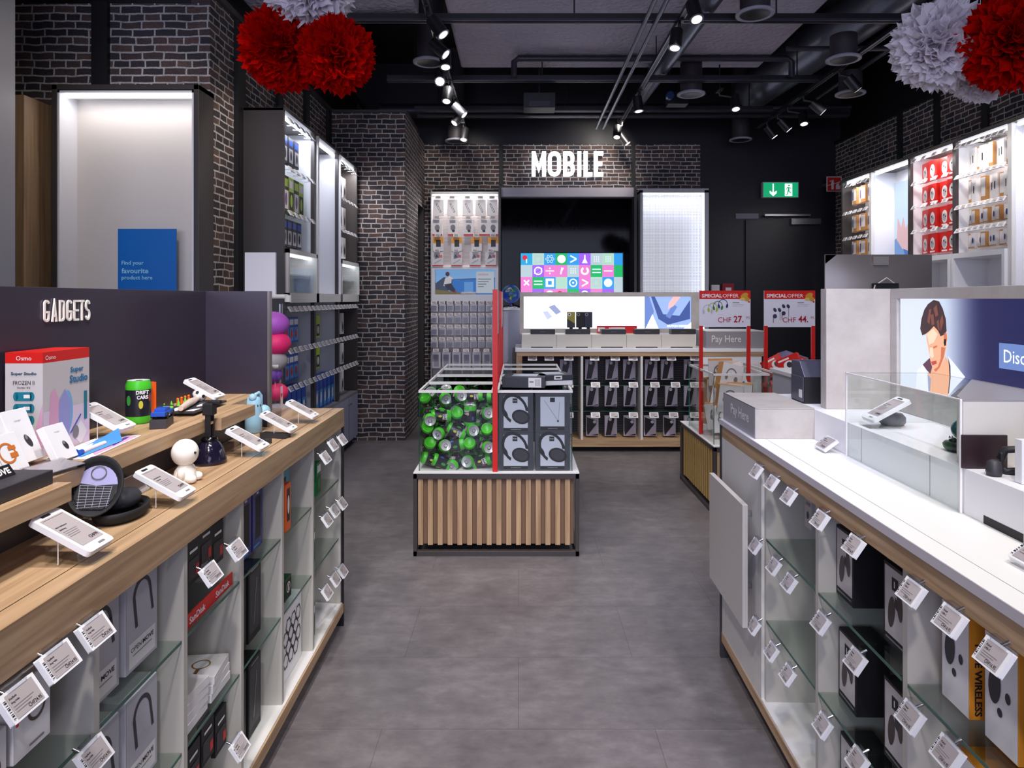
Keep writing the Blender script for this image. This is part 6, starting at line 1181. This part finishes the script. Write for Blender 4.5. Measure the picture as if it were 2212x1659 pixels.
SP=Multi(pack('cable_pack','p','pack',.05,.10,.015,mat((176,170,172),.3),lambda m,f,w,h:m.ell(0,-h*.1,w*.15,h*.12,f,CHAR,.0008).rect(-w*.3,h*.2,w*.3,h*.3,f,GREY)))
for i,(y,z) in enumerate(((2.13,.77),(1.99,.765),(1.94,.51),(2.06,.52),(1.96,.24))): SP.at((.86,y,z-.03),-PI/2,'small grey hanging pack in the far white-counter bay, %s from the top'%ORD[i],'R')
RT=[(1634.5,1019),(1667.7,1044),(1704.6,1073),(1771.7,1124),(1845,1180),(1969.7,1281),(2053,1342),(2149,1420)]
for i,p in enumerate(RT): rtag(*p,'price tag under the right counter rail, %s from the far end'%ORD[i])
RT2=[(1631.7,1180),(1672,1224),(1705,1260),(1773,1346),(1848.5,1428.5),(1967,1550),(2048,1630)]
for i,p in enumerate(RT2): rtag(*p,'price tag at the upper glass shelf of right counter, %s from the far end'%ORD[i])
RT3=[(1629,1353),(1667,1408),(1702,1458),(1777.6,1568),(1853,1645)]
for i,p in enumerate(RT3): rtag(*p,'price tag at the lower glass shelf of right counter, %s from far end'%ORD[i])
# ============================================================ right wall shelving
XR=3.616; XQ=3.87; BAY=[7.62,7.02,6.32,5.67,5.03,4.30,3.55]
t=thing('shelving_unit','tall white shelving with hooks and lit niches along right wall','shelving',(0,0,0))
MB().box(XQ,3.55,.5,XQ+.03,7.62,ZT,WHITE2).build('back_panel',t)
MB().box(XR-.01,3.55,ZT-.03,XQ+.03,7.65,ZT,DARK).build('top_board',t); MB().box(XR,7.62,0,XQ+.03,7.65,ZT,DARK).build('end_panel',t)
for i,y in enumerate(BAY[1:-1]):
    dark=i in (1,2); MB().box(XR+.02,y-.01,.5,XQ,y+.01,ZT-.03,WHITE2).box(XR-.005,y-.03,.5,XR+.02,y+.012,ZT-.03,DARK if dark else WHITE).build('divider',t)
for i in range(6):
    a,b=BAY[i+1],BAY[i]; MB().box(XR+.03,a+.04,ZT-.055,XR+.055,b-.04,ZT-.032,LED).build('light_strip',t)
    if i in (0,2,3): MB().box(XR-.03,a+.01,1.78,XQ,b-.01,1.82,WHITE2).box(XR-.03,a+.01,1.42,XQ,b-.01,1.46,WHITE2).box(XR-.03,a+.01,1.46,XQ,a+.04,1.78,WHITE2).box(XR-.03,b-.04,1.46,XQ,b-.01,1.78,WHITE2).build('display_cubby',t)
    lamp('AREA','shelf_light',(XR+.04,(a+b)/2,ZT-.07),(XR+.12,(a+b)/2,1.5),4.5,COOL if i in (1,4) else NEU,sx=.04,sy=.55)
MB().box(XR,3.55,0,XQ+.03,7.62,.5,LGREY).build('base',t)
t=thing('phone_poster','lit poster of hands and a tablet in the right wall niche','poster',(XQ-.012,6.66,2.05)); MB().box(0,-.32,-.5,.01,.34,.58,WHITE).build('panel',t); f=FR((-.001,0,0),(0,-1,0)); lp=lambda c:lit_img(c,.8)
m=MB().rect(-.34,-.5,.32,.58,f,lp((206,226,248)),.0).poly([(-.34,-.5),(-.05,-.5),(-.22,.05),(-.34,.0)],f,lp((110,150,206)),.001).poly([(-.30,.0),(-.28,.22),(-.22,.12),(-.18,.22),(-.14,.1),(-.05,.2),(.1,.16),(.2,-.1),(.0,-.16),(-.2,-.1)],f,lp((222,180,186)),.002).poly([(-.18,-.1),(-.05,-.14),(.15,-.5),(.0,-.5)],f,lp((60,110,190)),.003).rect(.02,-.4,.12,-.25,f,lp((214,120,120)),.004); m.build('lit_picture',t)
def rowR(proto,lab,ya,yb,n_,z,x=XR+.08,fn=None):
    for i in range(n_): (proto if not isinstance(proto,list) else proto[i%len(proto)]).at((x+(.0 if i%2 else .02),yb-(i+.5)*(yb-ya)/n_,z),-PI/2+((i*37%7)-3)*.05,lab%ORD[i])
def tagsR(ya,yb,n_,z,lab):
    for i in range(n_): FTAG.at((XR-.01,yb-(i+.5)*(yb-ya)/n_,z),-PI/2,lab%ORD[i])
RP=Multi(pack('red_earphone_pack','p','pack',.125,.175,.03,RED,lambda m,f,w,h:m.ell(0,-h*.02,w*.3,h*.32,f,PAPER,.0006).ell(0,-h*.05,w*.18,h*.2,f,LGREY,.001).ell(-w*.08,h*.06,w*.06,h*.05,f,INK,.0014).ell(w*.1,-h*.02,w*.05,h*.04,f,INK,.0014).rect(-w*.3,-h*.46,w*.3,-h*.38,f,PAPER,.001)))
NMR=('top','second','third','bottom')
for k,z in enumerate((2.505,2.295,2.08,1.855)): rowR(RP,'red round-window pack on the right wall, '+NMR[k]+' row, %s from the left',5.72,6.28,4,z); tagsR(5.70,6.30,4,z+.20,'price tag over red packs, '+NMR[k]+' row, %s from the left')
WP=Multi(pack('cable_pack','p','pack',.06,.2,.02,PAPER,lambda m,f,w,h:m.rect(-w*.1,-h*.1,w*.1,h*.2,f,INK,.0006).rect(-w*.4,-h*.48,w*.4,-h*.44,f,BRN))); WK=Multi(pack('cable_pack','p','pack',.05,.2,.035,BRN,lambda m,f,w,h:m.rect(-w*.4,-h*.3,w*.4,h*.45,f,PAPER,.0006)))
WS=Multi(pack('adapter_pack','p','pack',.055,.12,.035,PAPER,lambda m,f,w,h:m.ell(0,0,w*.2,h*.2,f,mat((40,50,110),.4),.0006).rect(-w*.5,-h*.5,w*.5,-h*.42,f,BRN,.001))); WSK=Multi(pack('adapter_pack','p','pack',.05,.12,.04,BRN,lambda m,f,w,h:m.rect(-w*.4,-h*.4,w*.4,h*.4,f,PAPER,.0006)))
WBB=Multi(pack('charger_pack','p','pack',.085,.18,.04,PAPER,lambda m,f,w,h:m.rect(-w*.3,-h*.2,w*.3,h*.3,f,mat((50,70,150),.4),.0006).rect(-w*.5,-h*.5,w*.5,-h*.44,f,BRN,.001))); WBK=Multi(pack('charger_pack','p','pack',.08,.18,.05,BRN,lambda m,f,w,h:m.rect(-w*.4,-h*.3,w*.4,h*.4,f,PAPER,.0006)))
for k,(z,n_,pr,hh) in enumerate(((2.47,10,[WP,WP,WK],.21),(2.22,9,[WK,WP,WP],.21),(2.05,8,[WS,WSK],.13),(1.86,9,[WSK,WS,WS],.13))):
    rowR(pr,'white and kraft pack in the near hook bay, '+NMR[k]+' row, %s from the left',5.07,5.62,n_,z); tagsR(5.06,5.64,8,z+hh+.015,'price tag in the near hook bay, '+NMR[k]+' row, %s from the left')
for k,z in enumerate((2.48,2.18,1.90)): rowR([WBB,WBK],'charger pack in the farthest right bay, '+NMR[k]+' row, %s from the left',7.06,7.58,6,z); tagsR(7.05,7.60,5,z+.205,'price tag in the farthest right bay, '+NMR[k]+' row, %s from the left')
t=thing('black_speaker','slim black speaker standing in the white cubby on right wall','speaker',(XR+.12,5.78,1.4605)); MB().box(-.06,-.04,0,.06,.04,.2,CHAR).build('body',t,bev=.005); MB().box(-.062,-.035,.01,-.06,.035,.19,BLACK).build('grille',t)
t=thing('tractor_poster','small poster with red tractor in the near white cubby','poster',(XQ-.02,5.12,1.62)); MB().box(0,-.1,-.15,.01,.2,.14,SKY).build('panel',t); f=FR((-.001,0,0),(0,-1,0)); MB().poly([(-.16,-.15),(.0,-.15),(.0,-.02),(-.08,-.0),(-.1,-.06),(-.16,-.08)],f,RED,.001).ell(-.05,-.13,.04,.04,f,PAPER,.002).poly([(-.06,.0),(.05,.0),(.05,.12),(-.0,.06)],f,INK,.0015).build('picture',t)
# prototypes never used in the picture are removed
for o in list(bpy.data.objects):
    if o.parent is None and o.type in('EMPTY','MESH') and o.location.z<-10:
        for c in list(o.children): bpy.data.objects.remove(c)
        bpy.data.objects.remove(o)

# repeats of one kind carry a common group phrase
import re
SPG={'toy_can':'toy cans heaped in the clear case','headphone_carton':'headphone boxes in the left case of the right bin','earphone_pack':'red earphone packs in the right bin','track_spotlight':'spotlights on the ceiling tracks','ceiling_vent':'round ceiling vents','light_track':'ceiling light tracks','support_rail':'ceiling support rails',
 'paper_pompom':'tissue paper pompoms','clear_case':'clear cases on the slatted bins','price_display':'e-paper price displays on stands','special_offer_sign':'special offer signs','phone_case_pack':'phone case packs in the rear counter','black_display_box':'black display boxes on the rear riser','plush_cushion':'stacked soft cushions',
 'base_cabinet':'low white cabinets under the left shelving','phone_case':'phone cases standing on the rear counter','bracelet_box':'flat white boxes with golden ring','memory_card_pack':'memory card packs in the oak counter','earbud_box':'black and white earbud boxes in the white counter','wireless_earbud_box':'orange earbud boxes in the white counter',
 'slatted_display_bin':'slatted display bins','toy_box':'boxed toys on the left shelving','red_earphone_pack':'red packs on the right wall','charger_pack':'charger packs in the farthest right bay','small_case_pack':'small case packs under the lake poster','tall_case_pack':'tall grey case packs','game_box':'blue boxed games','conduit':'ceiling conduits'}
OW=r'\b('+'|'.join(ORD+['top','middle','bottom','left','right','near','far','upper','lower','leftmost','rightmost'])+r')\b'
top=[o for o in bpy.data.objects if o.parent is None and 'category' in o]; bb={}
for o in top:
    b=o.name.split('.')[0]; g=SPG.get(b)
    if not g:
        l=o['label']; g=l.split(',')[0]
        if b=='price_tag': g='price tags, '+re.sub(r'^(flat clear |small square )?price tag( in| at| on)?','',g).strip()
        g=re.sub(OW,'',g) if b!='price_tag' else g
        g=re.sub(r'\s+',' ',g).strip()
    bb.setdefault((b,g),[]).append(o)
for (b,g),os_ in bb.items():
    if len(os_)>1:
        for o in os_: o['group']=g
